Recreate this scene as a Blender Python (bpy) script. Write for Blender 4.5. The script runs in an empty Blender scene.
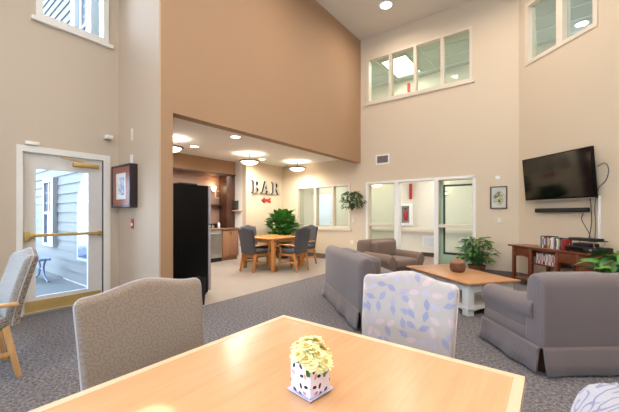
import bpy, bmesh, math, random
from mathutils import Vector, Matrix
random.seed(7)
C = bpy.context.scene.collection
PI = math.pi
R2 = math.sqrt(.5)

# ------------------------------------------------------------------ helpers
def lin(c):
    if isinstance(c, str):
        c = [int(c[i:i+2], 16)/255 for i in (0, 2, 4)]
    return tuple(x/12.92 if x <= .04045 else ((x+.055)/1.055)**2.4 for x in c[:3]) + (1,)

class N:
    """small node-tree builder"""
    def __init__(s, name):
        s.m = bpy.data.materials.new(name); s.m.use_nodes = True
        s.t = s.m.node_tree; s.b = s.t.nodes['Principled BSDF']; s.out = s.t.nodes['Material Output']
    def n(s, typ, **kw):
        x = s.t.nodes.new(typ)
        for k, v in kw.items():
            if k.startswith('_'): setattr(x, k[1:], v)
            else:
                x.inputs[k.replace('__', ' ')].default_value = v
        return x
    def l(s, a, b): s.t.links.new(a, b)
    def math(s, op, a, b=0, c=None):
        x = s.t.nodes.new('ShaderNodeMath'); x.operation = op
        for i, v in enumerate((a, b, c)):
            if v is None: continue
            if isinstance(v, (int, float)): x.inputs[i].default_value = v
            else: s.l(v, x.inputs[i])
        return x.outputs[0]
    def ramp(s, fac, stops, interp='LINEAR'):
        r = s.t.nodes.new('ShaderNodeValToRGB'); r.color_ramp.interpolation = interp
        e = r.color_ramp.elements
        while len(e) < len(stops): e.new(.5)
        for i, (p, c) in enumerate(stops): e[i].position = p; e[i].color = lin(c)
        s.l(fac, r.inputs[0]); return r.outputs[0]
    def mix(s, fac, a, b):
        x = s.t.nodes.new('ShaderNodeMix'); x.data_type = 'RGBA'
        for i, v in ((0, fac), (6, a), (7, b)):
            if isinstance(v, (int, float)): x.inputs[i].default_value = v
            elif isinstance(v, (tuple, str)): x.inputs[i].default_value = lin(v) if isinstance(v, str) else v
            else: s.l(v, x.inputs[i])
        return x.outputs[2]
    def coord(s, scale=(1, 1, 1), rot=(0, 0, 0), kind='Object'):
        tc = s.t.nodes.new('ShaderNodeTexCoord'); mp = s.t.nodes.new('ShaderNodeMapping')
        mp.inputs['Scale'].default_value = scale; mp.inputs['Rotation'].default_value = rot
        s.l(tc.outputs[kind], mp.inputs[0]); return mp.outputs[0]
    def bump(s, h, strength=.3, dist=.01):
        b = s.n('ShaderNodeBump', Strength=strength, Distance=dist)
        s.l(h, b.inputs['Height']); s.l(b.outputs[0], s.b.inputs['Normal'])
    def noise(s, v, scale, detail=3, rough=.5):
        x = s.n('ShaderNodeTexNoise', Scale=scale, Detail=detail, Roughness=rough); s.l(v, x.inputs['Vector']); return x.outputs[0]

def plain(name, col, rough=.6, metal=0, bump=0, bscale=80, var=.04, spec=None, coat=0):
    n = N(name); n.b.inputs['Roughness'].default_value = rough; n.b.inputs['Metallic'].default_value = metal
    v = n.coord(); f = n.noise(v, bscale if bump else 12)
    c = lin(col); lo = tuple(max(0, x*(1-var)) for x in c[:3])+(1,); hi = tuple(min(1, x*(1+var)) for x in c[:3])+(1,)
    n.l(n.mix(f, lo, hi), n.b.inputs['Base Color'])
    if spec is not None: n.b.inputs['Specular IOR Level'].default_value = spec
    if coat: n.b.inputs['Coat Weight'].default_value = coat; n.b.inputs['Coat Roughness'].default_value = .08
    if bump: n.bump(f, bump, .004)
    return n.m

def wood(name, dark, light, rough=.35, axis=0, scale=1.0, coat=0.):
    n = N(name); sc = [14*scale]*3; sc[axis] = 1.1*scale
    v = n.coord(tuple(sc)); f = n.noise(v, 2.2, 5, .6); g = n.noise(v, 9, 3, .6)
    n.l(n.ramp(n.math('ADD', n.math('MULTIPLY', f, .7), n.math('MULTIPLY', g, .3)), [(.32, dark), (.68, light)]), n.b.inputs['Base Color'])
    n.b.inputs['Roughness'].default_value = rough; n.bump(g, .06, .002)
    if coat: n.b.inputs['Coat Weight'].default_value = coat; n.b.inputs['Coat Roughness'].default_value = .15
    return n.m

def emit(name, col, strength):
    n = N(name); n.b.inputs['Base Color'].default_value = lin(col)
    n.b.inputs['Emission Color'].default_value = lin(col); n.b.inputs['Emission Strength'].default_value = strength
    return n.m

def glass(name, tint='f2faf6', refl=.1):
    n = N(name); n.t.nodes.remove(n.b)
    t = n.n('ShaderNodeBsdfTransparent', Color=lin(tint)); g = n.n('ShaderNodeBsdfGlossy', Roughness=.02)
    fr = n.n('ShaderNodeFresnel', IOR=1.45); m = n.n('ShaderNodeMixShader')
    n.l(n.math('MULTIPLY', fr.outputs[0], refl*10), m.inputs[0]); n.l(t.outputs[0], m.inputs[1]); n.l(g.outputs[0], m.inputs[2])
    n.l(m.outputs[0], n.out.inputs[0]); return n.m

def cell_pattern(n, v, scale):
    vo = n.n('ShaderNodeTexVoronoi', _voronoi_dimensions='2D', Scale=scale, Randomness=.55); n.l(v, vo.inputs['Vector'])
    sc = n.n('ShaderNodeVectorMath', _operation='SCALE', Scale=1.0); n.l(v, sc.inputs[0])
    sub = n.n('ShaderNodeVectorMath', _operation='SUBTRACT'); n.l(v, sub.inputs[0]); n.l(vo.outputs['Position'], sub.inputs[1])
    sp = n.n('ShaderNodeSeparateColor'); n.l(vo.outputs['Color'], sp.inputs[0])
    return sub.outputs[0], sp.outputs[0], sp.outputs[1], vo.outputs['Distance']

def swirl_fabric(name, base, mark, scale=22, rough=.85):
    n = N(name); s0 = n.n('ShaderNodeSeparateXYZ'); n.l(n.coord(), s0.inputs[0]); cb = n.n('ShaderNodeCombineXYZ')
    n.l(n.math('ADD', s0.outputs[0], s0.outputs[1]), cb.inputs[0]); n.l(s0.outputs[2], cb.inputs[1]); v = cb.outputs[0]; d, r, g, dist = cell_pattern(n, v, scale)
    s = n.n('ShaderNodeSeparateXYZ'); n.l(d, s.inputs[0])
    ang = n.math('ARCTAN2', s.outputs[1], s.outputs[0])
    a = n.math('ADD', n.math('ADD', ang, n.math('MULTIPLY', dist, 13.)), n.math('MULTIPLY', r, 6.28))
    w = n.math('SINE', a); k = n.ramp(w, [(.55, '000000'), (.75, 'ffffff')])
    f = n.noise(n.coord(), 260, 2)
    c = n.mix(k, base, mark); c2 = n.mix(n.math('MULTIPLY', f, .35), c, '6c6156')
    n.l(c2, n.b.inputs['Base Color']); n.b.inputs['Roughness'].default_value = rough
    n.b.inputs['Sheen Weight'].default_value = .15; n.bump(f, .25, .002); return n.m

def leaf_fabric(name):
    n = N(name); v = n.coord((1, 1, 1), (PI/2, 0, 0)); d, r, g, dist = cell_pattern(n, v, 15.8)
    rot = n.n('ShaderNodeVectorRotate', _rotation_type='Z_AXIS'); n.l(d, rot.inputs[0])
    n.l(n.math('ADD', n.math('MULTIPLY', r, 4.4), .2), rot.inputs['Angle'])
    s = n.n('ShaderNodeSeparateXYZ'); n.l(rot.outputs[0], s.inputs[0])
    ax = n.math('MULTIPLY', n.math('ABSOLUTE', s.outputs[0]), 1/.031)
    wid = n.math('MULTIPLY', n.math('SUBTRACT', 1., n.math('MULTIPLY', ax, ax)), .0155)
    ay = n.math('ABSOLUTE', s.outputs[1])
    inside = n.math('LESS_THAN', ay, wid)
    vein = n.math('LESS_THAN', ay, .0012)
    stem = n.math('MULTIPLY', n.math('LESS_THAN', ay, .001), n.math('LESS_THAN', ax, 1.45))
    side = n.math('GREATER_THAN', n.math('SINE', n.math('MULTIPLY', n.math('ADD', ax, n.math('MULTIPLY', ay, 70.)), 22.)), .55)
    col = n.ramp(g, [(.0, '787a98'), (.34, '6d7296'), (.55, 'a496a6'), (.72, 'bf9f9c'), (.86, '958a9e')], 'CONSTANT')
    base = n.mix(n.noise(n.coord(), 9), 'b3a396', 'a89a8e')
    c = n.mix(n.math('MULTIPLY', inside, .85), base, col)
    c = n.mix(n.math('MULTIPLY', n.math('MULTIPLY', inside, n.math('MAXIMUM', vein, side)), .4), c, 'd6c8c0')
    c = n.mix(n.math('MULTIPLY', stem, .6), c, col)
    f = n.noise(n.coord(), 300, 2)
    n.l(c, n.b.inputs['Base Color']); n.b.inputs['Roughness'].default_value = .85; n.bump(f, .2, .002); return n.m

def stripe_fabric(name, a, b, scale=260):
    n = N(name); v = n.coord(); s = n.n('ShaderNodeSeparateXYZ'); n.l(v, s.inputs[0])
    st = n.math('SINE', n.math('MULTIPLY', n.math('ADD', s.outputs[0], n.math('MULTIPLY', s.outputs[1], .5)), scale))
    f = n.noise(v, 220, 2); g = n.noise(v, 4, 2)
    c = n.mix(n.math('MULTIPLY', n.math('ADD', st, 1), .5), a, b); c = n.mix(n.math('MULTIPLY', g, .25), c, b)
    n.l(c, n.b.inputs['Base Color']); n.b.inputs['Roughness'].default_value = .9; n.b.inputs['Sheen Weight'].default_value = .2
    n.bump(f, .3, .003); return n.m

class MB:
    def __init__(s): s.b = bmesh.new(); s.mi = 0
    def _new(s, vs, fs):
        v = [s.b.verts.new(p) for p in vs]; out = []
        for f in fs:
            try: fc = s.b.faces.new([v[i] for i in f]); fc.material_index = s.mi; out.append(fc)
            except ValueError: pass
        return v
    def box(s, x0, y0, z0, x1, y1, z1, M=None):
        if x0 > x1: x0, x1 = x1, x0
        if y0 > y1: y0, y1 = y1, y0
        if z0 > z1: z0, z1 = z1, z0
        p = [(x0,y0,z0),(x1,y0,z0),(x1,y1,z0),(x0,y1,z0),(x0,y0,z1),(x1,y0,z1),(x1,y1,z1),(x0,y1,z1)]
        if M: p = [M @ Vector(q) for q in p]
        s._new(p, [(0,3,2,1),(4,5,6,7),(0,1,5,4),(1,2,6,5),(2,3,7,6),(3,0,4,7)]); return s
    def loft(s, rings, cap=True, closed=True):
        n = len(rings[0]); vs = [p for r in rings for p in r]; fs = []
        for i in range(len(rings)-1):
            for j in range(n if closed else n-1):
                k = (j+1) % n; fs.append((i*n+j, i*n+k, (i+1)*n+k, (i+1)*n+j))
        if cap and closed: fs.append(tuple(range(n))[::-1]); fs.append(tuple((len(rings)-1)*n+j for j in range(n)))
        s._new(vs, fs); return s
    def beam(s, p, q, a, b=None, up=(0, 0, 1), a2=None, b2=None):
        """tapered rectangular bar from p to q, widths a (side) and b (up)"""
        p, q = Vector(p), Vector(q); b = b or a; a2 = a2 or a; b2 = b2 or b
        d = (q-p).normalized(); u = Vector(up)
        if abs(d.dot(u)) > .95: u = Vector((0, 1, 0))
        r = d.cross(u).normalized(); u = r.cross(d)
        def ring(c, a, b): return [c+r*a/2*sx+u*b/2*sy for sx, sy in ((-1,-1),(1,-1),(1,1),(-1,1))]
        return s.loft([ring(p, a, b), ring(q, a2, b2)])
    def tube(s, pts, r, n=10, cap=True):
        pts = [Vector(p) for p in pts]; rings = []; prev = None
        for i, p in enumerate(pts):
            d = (pts[min(i+1, len(pts)-1)]-pts[max(i-1, 0)]).normalized()
            u = prev if prev is not None else (Vector((0,0,1)) if abs(d.z) < .9 else Vector((1,0,0)))
            x = d.cross(u).normalized(); u = x.cross(d).normalized(); prev = u
            rr = r[i] if isinstance(r, (list, tuple)) else r
            rings.append([p+x*rr*math.cos(2*PI*k/n)+u*rr*math.sin(2*PI*k/n) for k in range(n)])
        return s.loft(rings, cap)
    def lathe(s, prof, c=(0, 0, 0), n=28, M=None):
        rings = []
        for r, z in prof:
            q = [Vector((c[0]+max(r, .0004)*math.cos(2*PI*k/n), c[1]+max(r, .0004)*math.sin(2*PI*k/n), c[2]+z)) for k in range(n)]
            rings.append([M @ p for p in q] if M else q)
        return s.loft(rings)
    def prism(s, poly, a, b, plane='xz', M=None):
        def f(u, v, w):
            p = {'xz': (u, w, v), 'xy': (u, v, w), 'yz': (w, u, v)}[plane]
            return M @ Vector(p) if M else Vector(p)
        return s.loft([[f(u, v, a) for u, v in poly], [f(u, v, b) for u, v in poly]])
    def wall(s, u0, u1, z0, z1, holes, put, t):
        us = sorted({u0, u1, *[h[0] for h in holes], *[h[1] for h in holes]}); zs = sorted({z0, z1, *[h[2] for h in holes], *[h[3] for h in holes]})
        us = [u for u in us if u0 <= u <= u1]; zs = [z for z in zs if z0 <= z <= z1]
        for i in range(len(us)-1):
            for j in range(len(zs)-1):
                cu, cz = (us[i]+us[i+1])/2, (zs[j]+zs[j+1])/2
                if any(h[0] < cu < h[1] and h[2] < cz < h[3] for h in holes): continue
                p = [put(u, v, z) for z in (zs[j], zs[j+1]) for u, v in ((us[i], 0), (us[i+1], 0), (us[i+1], t), (us[i], t))]
                s._new(p, [(0,3,2,1),(4,5,6,7),(0,1,5,4),(1,2,6,5),(2,3,7,6),(3,0,4,7)])
        return s
    def build(s, name, mat, parent=None, smooth=False, bevel=0, seg=2, sub=0, recalc=True):
        bmesh.ops.remove_doubles(s.b, verts=s.b.verts, dist=1e-5) if sub else None
        if recalc: bmesh.ops.recalc_face_normals(s.b, faces=s.b.faces)
        me = bpy.data.meshes.new(name); s.b.to_mesh(me); s.b.free()
        for m in (mat if isinstance(mat, (list, tuple)) else [mat]): me.materials.append(m)
        if smooth or bevel or sub:
            for f in me.polygons: f.use_smooth = True
        o = bpy.data.objects.new(name, me); C.objects.link(o)
        if parent: o.parent = parent
        if bevel:
            m = o.modifiers.new('bevel', 'BEVEL'); m.width = bevel; m.segments = seg; m.limit_method = 'ANGLE'; m.angle_limit = R(40)
            m.harden_normals = False
        if sub: m = o.modifiers.new('sub', 'SUBSURF'); m.levels = m.render_levels = sub
        if smooth and not bevel and not sub:
            try: me.set_sharp_from_angle(angle=R(40))
            except Exception: pass
        return o
def R(a): return math.radians(a)
def tag(o, label=None, cat=None, group=None, kind=None):
    if label: o['label'] = label
    if cat: o['category'] = cat
    if group: o['group'] = group
    if kind: o['kind'] = kind
    return o
def thing(name, loc=(0, 0, 0), rz=0, label=None, cat=None, group=None, kind=None):
    o = bpy.data.objects.new(name, None); C.objects.link(o); o.empty_display_size = .1
    o.location = loc; o.rotation_euler = (0, 0, rz); return tag(o, label, cat, group, kind)
def copy_tree(o, parent=None):
    c = o.copy(); C.objects.link(c); c.parent = parent
    for ch in list(o.children): copy_tree(ch, c)
    return c
def rbox(x0, y0, z0, x1, y1, z1): return MB().box(x0, y0, z0, x1, y1, z1)
def struct(o): o['kind'] = 'structure'; return o

# ------------------------------------------------------------------ materials
M = {}
M['cream'] = plain('cream_wall_paint', 'd0bca0', .75, bump=.05, bscale=120)
M['tan'] = plain('tan_wall_paint', 'c7b7a2', .75, bump=.05, bscale=120)
M['accent'] = plain('brown_accent_paint', 'ab8868', .72, bump=.05, bscale=120)
M['niche'] = plain('rose_brown_backing', '9c7d6e', .6)
M['ceil'] = plain('ceiling_paint', 'e0d6ca', .85, bump=.1, bscale=90)
M['barceil'] = plain('bar_ceiling_paint', 'efebe5', .85)
M['white'] = plain('white_trim_paint', 'e6e2da', .4)
M['whitedoor'] = plain('white_door_paint', 'd6d2cc', .4)
M['trimbeige'] = plain('pale_beige_trim', 'd6c6b0', .5)
M['base'] = plain('taupe_rubber_base', '6e5c52', .6)
M['corr'] = plain('corridor_green_white', 'd8ccb8', .7)
M['hallceil'] = plain('corridor_ceiling', 'c2c4bb', .8)
M['hallwood'] = plain('corridor_floor', '8d7768', .5)
M['brass'] = plain('satin_brass', 'cfb06c', .35, .55, var=.08)
M['glass'] = glass('window_glass'); M['gglass'] = glass('greenish_glass', 'f1f6f0', .015)
M['maple'] = None
def carpet():
    n = N('patterned_carpet'); v = n.coord(); a = n.noise(v, 42, 3, .7); b = n.noise(v, 120, 2, .7); w = n.noise(v, 9, 3, .6)
    f = n.math('ADD', n.math('MULTIPLY', a, .65), n.math('MULTIPLY', b, .35))
    c = n.ramp(f, [(.36, '433b34'), (.46, '615750'), (.52, '70727c'), (.6, '9a8b7c')])
    c = n.mix(n.math('MULTIPLY', w, .35), c, '77716f'); n.l(c, n.b.inputs['Base Color']); n.b.inputs['Roughness'].default_value = .95
    n.b.inputs['Specular IOR Level'].default_value = .15; n.bump(b, .8, .006); return n.m
M['carpet'] = carpet()
def tiles():
    n = N('stone_floor_tile'); v = n.coord(); br = n.n('ShaderNodeTexBrick', _offset=.0, Scale=1., Mortar__Size=.004, Brick__Width=.46, Row__Height=.46)
    br.inputs['Color1'].default_value = lin('a0958a'); br.inputs['Color2'].default_value = lin('9a8e82'); br.inputs['Mortar'].default_value = lin('877b70'); n.l(v, br.inputs['Vector'])
    n.l(n.mix(n.math('MULTIPLY', n.noise(v, 5, 5, .6), .5), br.outputs[0], 'b0a498'), n.b.inputs['Base Color']); n.b.inputs['Roughness'].default_value = .32; return n.m
M['tile'] = tiles()
M['exttrim'] = plain('grey_exterior_trim', '7a7877', .6)  # even grey, toned down so the frames don't burn out
M['concrete'] = plain('patio_concrete', '4f4c47', .9, bump=.2, bscale=40)
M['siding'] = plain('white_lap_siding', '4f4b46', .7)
M['extglass'] = plain('dark_window_reflection', '3f4656', .15)
M['maple'] = wood('honey_maple_laminate', 'c89669', 'd4a577', .24, 1, .8, .0)
M['band'] = wood('pale_edge_band', 'd6b48c', 'dfc29e', .35, 1)
M['oak'] = wood('golden_oak', 'ac6f33', 'c9884a', .35, 2, 2)
M['oaktop'] = wood('golden_oak_top', 'b4763c', 'cc8d50', .25, 0, 1)
M['blond'] = wood('blond_maple', 'c99b63', 'dcb07a', .35, 2, 2)
M['honeytop'] = wood('orange_pine_top', 'a9764c', 'bd8a5e', .3, 0, 1.2)
M['cherry'] = wood('red_cherry_wood', '5a2613', '83401f', .3, 0, 1.4, .15)
M['cabinet'] = wood('brown_maple_cabinet', '8f6448', 'a17558', .4, 2, 1.5)
M['darkwood'] = wood('walnut_trim', '43291d', '5b3827', .4, 2, 1.5)
M['whitepaint'] = plain('antique_white_paint', 'd8d4cb', .5)
M['black'] = plain('black_gloss', '050506', .45, spec=.15)
M['blackmat'] = plain('black_plastic', '121214', .5)
M['screen'] = plain('tv_glass', '06070a', .08)
M['steel'] = plain('brushed_steel', 'b9b6b2', .35, .9)
M['counter'] = plain('brown_countertop', '8d6b50', .3)
M['swirl'] = swirl_fabric('taupe_swirl_upholstery', '9c8c7e', '8d7d70', 30)
M['squig'] = swirl_fabric('grey_scroll_upholstery', 'a39a90', '564c46', 34)
M['squig2'] = swirl_fabric('pale_lilac_scroll_upholstery', 'a9a2a4', '77738a', 26)
M['navy'] = swirl_fabric('charcoal_upholstery', '3c3b42', '2a2a30', 26)
M['pip'] = plain('pale_piping', 'b9b4b6', .8)
M['pipnavy'] = plain('dark_piping', '2c2c32', .8)
M['leaf'] = leaf_fabric('leaf_print_upholstery'); M['leafpip'] = plain('cream_piping', 'c9bbb0', .8)
M['greysofa'] = stripe_fabric('grey_mauve_ribbed_upholstery', '71625e', '665956', 420)
M['brownsofa'] = stripe_fabric('brown_taupe_upholstery', '80695a', '715c4e')
M['green'] = plain('dark_green_leaf', '35602a', .4, var=.45); M['green2'] = plain('bright_green_leaf', '4f8a35', .4, var=.35)
M['stem'] = plain('green_stem', '3c5a2a', .6); M['soil'] = plain('potting_soil', '33261c', .95, bump=.5)
M['basket'] = plain('woven_brown_basket', '6a4027', .75, bump=.8, bscale=60, var=.3)
M['lilac'] = plain('pale_lilac_ceramic', 'd9d3ea', .35)
M['petal'] = plain('yellow_petal', 'fceeb0', .6, var=.1); M['petalc'] = plain('golden_flower_centre', 'd5a52e', .7)
M['red'] = plain('red_enamel', 'a8242c', .4)
M['chrome'] = plain('bright_metal', 'd8d8d8', .2, 1)
M['lamp'] = emit('lit_lamp_glass', 'fff3dd', 3.); M['lampcan'] = emit('lit_downlight', 'fff4e4', 14.)
M['bulbw'] = emit('lit_sconce_glass', 'ffe6b8', 7.)
M['tube'] = emit('lit_fluorescent_panel', 'f4fff8', 7.)
M['bronze'] = plain('aged_bronze', '5b4a3c', .4, .6)
M['plate'] = plain('ivory_plastic', 'e2d7c2', .4)

# ------------------------------------------------------------------ shell
ZC = 5.95
XL, YR, XB, YB, S = -5.31, 2.15, -4.09, 7.69, 7.174
def pX(x, sg): return lambda u, v, z: (x+sg*v, u, z)
def pY(y, sg): return lambda u, v, z: (u, y+sg*v, z)
def pW(off=0, sg=1): return lambda w, v, z: (S/2+w*R2+(off+sg*v)*R2, S/2-w*R2+(off+sg*v)*R2, z)
struct(MB().box(XL-.15, -4.15, -.1, 3.8, YR, 0).box(-3.89, YR, -.1, 3.8, YB+.075, 0).build('floor', M['carpet']))
struct(MB().box(-7.9, YR, -.1, -3.89, YB+.075, -.0).build('floor_bar', M['tile']))
tag(MB().box(-3.905, YR+.01, 0, -3.875, YB-.02, .004).build('trim_1', M['base']), kind='structure')
struct(MB().box(-7.9, YB+.075, -.1, 8, 12, 0).build('floor_corridor', M['hallwood']))
struct(MB().box(XL-.15, -4.15, ZC, 4.0, YB+.15, ZC+.1).build('ceiling', M['ceil']))
struct(MB().box(-7.9, YR+.15, 2.81, XB-.18, YB+.15, 2.9).build('ceiling_bar', M['barceil']))
# left wall: door + upper window + windows beyond the frame
LH = [(1.03, 1.94, 0, 2.10), (1.18, 1.99, 3.86, 5.5), (-1.5, .6, .1, 2.3), (-3.7, -1.9, .1, 2.3), (-1.5, .6, 2.7, 5.5), (-3.7, -1.9, 2.7, 5.5)]
struct(MB().wall(-4.15, YR, 0, ZC, LH, pX(XL, -1), .15).build('wall_left', M['tan']))
struct(MB().wall(XL-.15, XB-.18, 0, ZC, [], pY(YR, 1), .15).wall(XB-.18, XB-.001, 0, ZC, [], pY(YR, 1), .02).build('wall_return', plain('warm_tan_paint', 'c2a88e', .75, bump=.05, bscale=120)))
struct(MB().wall(YR+.02, YB, 0, ZC, [(YR+.19, YB, 0, 2.67)], pX(XB, -1), .18).build('wall_accent', M['accent']))
BW = (-6.30, -4.43, .90, 2.12); EN = (-3.89, -1.34, 0, 2.11); UP = (-3.88, -1.39, 4.23, 5.38)
struct(MB().wall(-6.9, -.516, 0, ZC, [BW, EN, UP], pY(YB, 1), .15).build('wall_back', M['cream']))
TW = (-5.62, -4.28, 4.22, 5.38)
struct(MB().wall(-5.804, .06, 0, ZC, [TW], pW(), .15).build('wall_television', M['cream']))
struct(MB().wall(-4.15, S/2, 0, ZC, [], pX(S/2, 1), .15).build('wall_right', M['cream']))
struct(MB().wall(XL-.15, S/2+.15, 0, ZC, [(-3.6, -1.2, .9, 2.3), (.2, 2.6, .9, 2.3), (-3.6, -1.2, 3.8, 5.4), (.2, 2.6, 3.8, 5.4)], pY(-4.0, -1), .15).build('wall_rear', M['tan']))
struct(MB().wall(YR+.15, 6.29, 0, 2.9, [], pX(-7.75, -1), .15).build('wall_kitchen', M['niche']))
struct(MB().wall(-7.75, -7.05, 0, 2.9, [], pY(6.14, 1), .15).build('wall_bar_return', M['barceil']))  # near-white: brightness of this light-facing side is put into the colour
struct(MB().wall(6.14, YB+.15, 0, 2.9, [], pX(-6.9, -1), .15).build('wall_bar', M['cream']))
struct(MB().box(-7.75, YR+.15, 2.44, -7.37, 6.14, 2.81).build('wall_soffit', M['accent']))
# corridor, two storeys, outside the back and television walls
def lshape(z0, z1):
    o = 2.2; w1 = 4.
    a = [(-7.9, YB+.15), (-.516+.062, YB+.15), (S/2+.106, S/2+.106)]
    b = [(6.2, 4.3), (.55, 9.95), (-7.9, 9.95)]
    return MB().prism(a+b, z0, z1, 'xy')
struct(lshape(2.6, 3.3).build('ceiling_corridor', M['hallceil']))
struct(lshape(5.55, 5.65).build('ceiling_gallery', M['hallceil']))
fw = MB().wall(-7.9, .55, 0, 5.6, [], pY(9.95, 1), .1); fw.wall(-6.53, 2.5, 0, 5.6, [], pW(2.36), .1)
struct(fw.build('wall_corridor', M['corr']))
struct(MB().wall(YB+.15, 9.95, 0, 5.6, [], pX(-7.8, -1), .1).build('wall_corridor_end', M['corr']))
g = MB()
for i in range(12): g.box(-7.9, YB+.2+i*.6, 5.535, 6, YB+.215+i*.6, 5.549)
for i in range(10): g.box(-7.5+i*1.2, YB+.16, 5.535, -7.485+i*1.2, 9.95, 5.549)
tag(g.build('trim_2', M['white']), kind='structure')
# baseboards
def bb(name, o): struct(o); return o
bb(0, MB().box(-6.9, YB-.012, 0, EN[0]-.06, YB, .14).build('baseboard_back', M['base']))
bb(0, MB().box(EN[1]+.06, YB-.012, 0, -.53, YB, .12).build('baseboard_back_right', M['base']))
bb(0, MB().wall(-5.80, .0, 0, .12, [], pW(-.012), .012).build('baseboard_television', M['base']))
bb(0, MB().box(XL, -4, 0, XL+.012, .96, .1).box(XL, 2.04, 0, XL+.012, YR, .1).build('baseboard_left', M['base']))
bb(0, MB().box(XL, YR-.012, 0, XB, YR, .1).build('baseboard_return', M['base']))
bb(0, MB().box(-6.9, 6.15, 0, -6.888, YB-.012, .14).build('baseboard_bar', M['base']))
bb(0, MB().box(-7.8, 9.938, 0, -3.6, 9.95, .12).box(-3.2, 9.938, 0, .5, 9.95, .12).build('baseboard_corridor', plain('dark_base', '3c332e', .6)))

# windows of the setting
wn = [0]
def window(put, u0, u1, z0, z1, mull=(), t=.15, gm='glass', fw=.05, sill=0, depth=0.0, mw=.05, fm='white', proud=.015, extra=None):
    wn[0] += 1; w = thing('window_%d' % wn[0], put((u0+u1)/2, 0, z0), kind='structure')
    inv = Matrix.Translation(w.location).inverted()
    def P(u, v, z): return inv @ Vector(put(u, v, z))
    f = MB(); e = fw
    f.wall(u0-.02, u1+.02, z0-.02, z1+.02, [(u0+e, u1-e, z0+e, z1-e)], lambda u, v, z: P(u, v-proud, z), t+proud)
    if sill: f.wall(u0-.07, u1+.07, z0-.07, z0-.021, [], lambda u, v, z: P(u, v-sill, z), sill+.05)
    f.build('window_frame', M[fm], w)
    for m in mull: MB().wall(m-mw/2, m+mw/2, z0+e, z1-e, [], lambda u, v, z: P(u, v-.005, z), t).build('mullion', M[fm], w)
    if extra: extra(w, P)
    gmb = MB(); gl = t*.55
    us = [u0+e]+list(mull)+[u1-e]
    for i in range(len(us)-1):
        a = us[i]+(mw/2 if i else 0); b = us[i+1]-(mw/2 if i < len(us)-2 else 0)
        q = MB(); q.wall(a, b, z0+e, z1-e, [], lambda u, v, z: P(u, v+gl, z), .006); q.build('pane', M[gm], w)
    gmb.b.free()
    return w
def meet(z):
    def f(w, P):
        MB().wall(1.2, 1.97, z-.03, z+.03, [], lambda u, v, zz: P(u, v+.05, zz), .05).build('sash_rail', M['white'], w)
    return f
window(pX(XL, -1), 1.18, 1.99, 3.86, 5.5, sill=.05, extra=meet(4.72))
for u in ((-1.5, .6), (-3.7, -1.9)):
    for z in ((.1, 2.3), (2.7, 5.5)): window(pX(XL, -1), u[0], u[1], z[0], z[1], sill=.05, mull=((u[0]+u[1])/2,))
for u in ((-3.6, -1.2), (.2, 2.6)):
    for z in ((.9, 2.3), (3.8, 5.4)): window(pY(-4., -1), u[0], u[1], z[0], z[1], sill=.05, mull=((u[0]+u[1])/2,))
window(pY(YB, 1), *BW, mull=(-5.60, -4.99), gm='gglass', fw=.04, mw=.07, sill=.03, fm='trimbeige')
window(pY(YB, 1), *UP, mull=(-3.258, -2.622, -2.0), gm='gglass', fw=.035, mw=.07, sill=.03, fm='trimbeige')
window(pW(), *TW, mull=(-4.91,), gm='gglass', fw=.05, mw=.12, fm='trimbeige')
# entry partition: two sidelights and an open middle bay
def rails(x0, x1):
    def f(w, P):
        MB().wall(x0, x1, .99, 1.06, [], lambda u, v, z: P(u, v-.01, z), .13).build('middle_rail', M['trimbeige'], w)
    return f
window(pY(YB, 1), -3.87, -3.12, .03, 2.10, gm='gglass', fw=.03, extra=rails(-3.84, -3.15), fm='trimbeige')
def darkf(w, P):
    rails(-2.07, -1.37)(w, P)
    f = MB()
    f.wall(-2.0, -1.37, .36, 1.97, [(-1.965, -1.0, .41, 1.93)], lambda u, v, z: P(u, v+.11, z), .04)
    f.build('inner_frame', plain('dark_green_metal', '4a4b44', .5), w)
    f = MB(); f.wall(-2.07, -2.0, .06, 2.07, [], lambda u, v, z: P(u, v+.12, z), .02).wall(-2.0, -1.37, .06, .36, [], lambda u, v, z: P(u, v+.12, z), .02)
    f.build('filler_panel', plain('pale_green_panel', 'd2d8cc', .6), w)
window(pY(YB, 1), -2.1, -1.34, .03, 2.10, gm='gglass', fw=.03, extra=darkf, fm='trimbeige')
tr = MB().box(-3.93, YB-.02, 2.09, -1.30, YB+.16, 2.14).box(-3.93, YB-.02, 0, -3.87, YB+.16, 2.12).box(-1.35, YB-.02, 0, -1.30, YB+.16, 2.12)
tr.box(-3.13, YB-.03, 0, -3.03, YB+.16, 2.09).box(-2.17, YB-.03, 0, -2.08, YB+.16, 2.09)
tag(tr.build('trim_3', M['white']), kind='structure')

# exterior door in the left wall
dr = thing('door_1', (XL, 1.485, 0), kind='structure')
f = MB().wall(-.515, .545, 0, 2.17, [(-.455, .455, -1, 2.09)], lambda u, v, z: (.012-v, u, z), .172)
f.build('door_frame', M['white'], dr)
f = MB().wall(-.45, .45, .02, 2.085, [(-.32, .27, .22, 1.89)], lambda u, v, z: (-.03-v, u, z), .045)
leafp = f.build('door_leaf', M['whitedoor'], dr)
MB().box(-.06, -.33, .21, -.052, .28, 1.9).build('pane', M['glass'], dr)
MB().box(-.029, -.43, .035, -.024, .43, .17).build('kick_plate', M['brass'], dr)
MB().box(-.05, -.45, 0, -.045, .45, .02).box(-.16, -.5, 0, .03, .5, .012).build('threshold', M['steel'], dr)
pb = MB().box(-.045, -.44, .95, .02, -.39, 1.07).box(-.045, .39, .98, .01, .43, 1.05).build('panic_bar', M['brass'], dr, bevel=.006)
MB().box(-.012, -.4, 1.0, .025, .42, 1.04).build('push_rail', M['brass'], pb, bevel=.008)
MB().box(-.05, .08, 1.96, .015, .40, 2.02).build('door_closer', M['brass'], dr, bevel=.008)
MB().beam((0, .2, 2.03), (.03, -.07, 2.06), .02, .012).build('closer_arm', M['brass'], dr)

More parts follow.
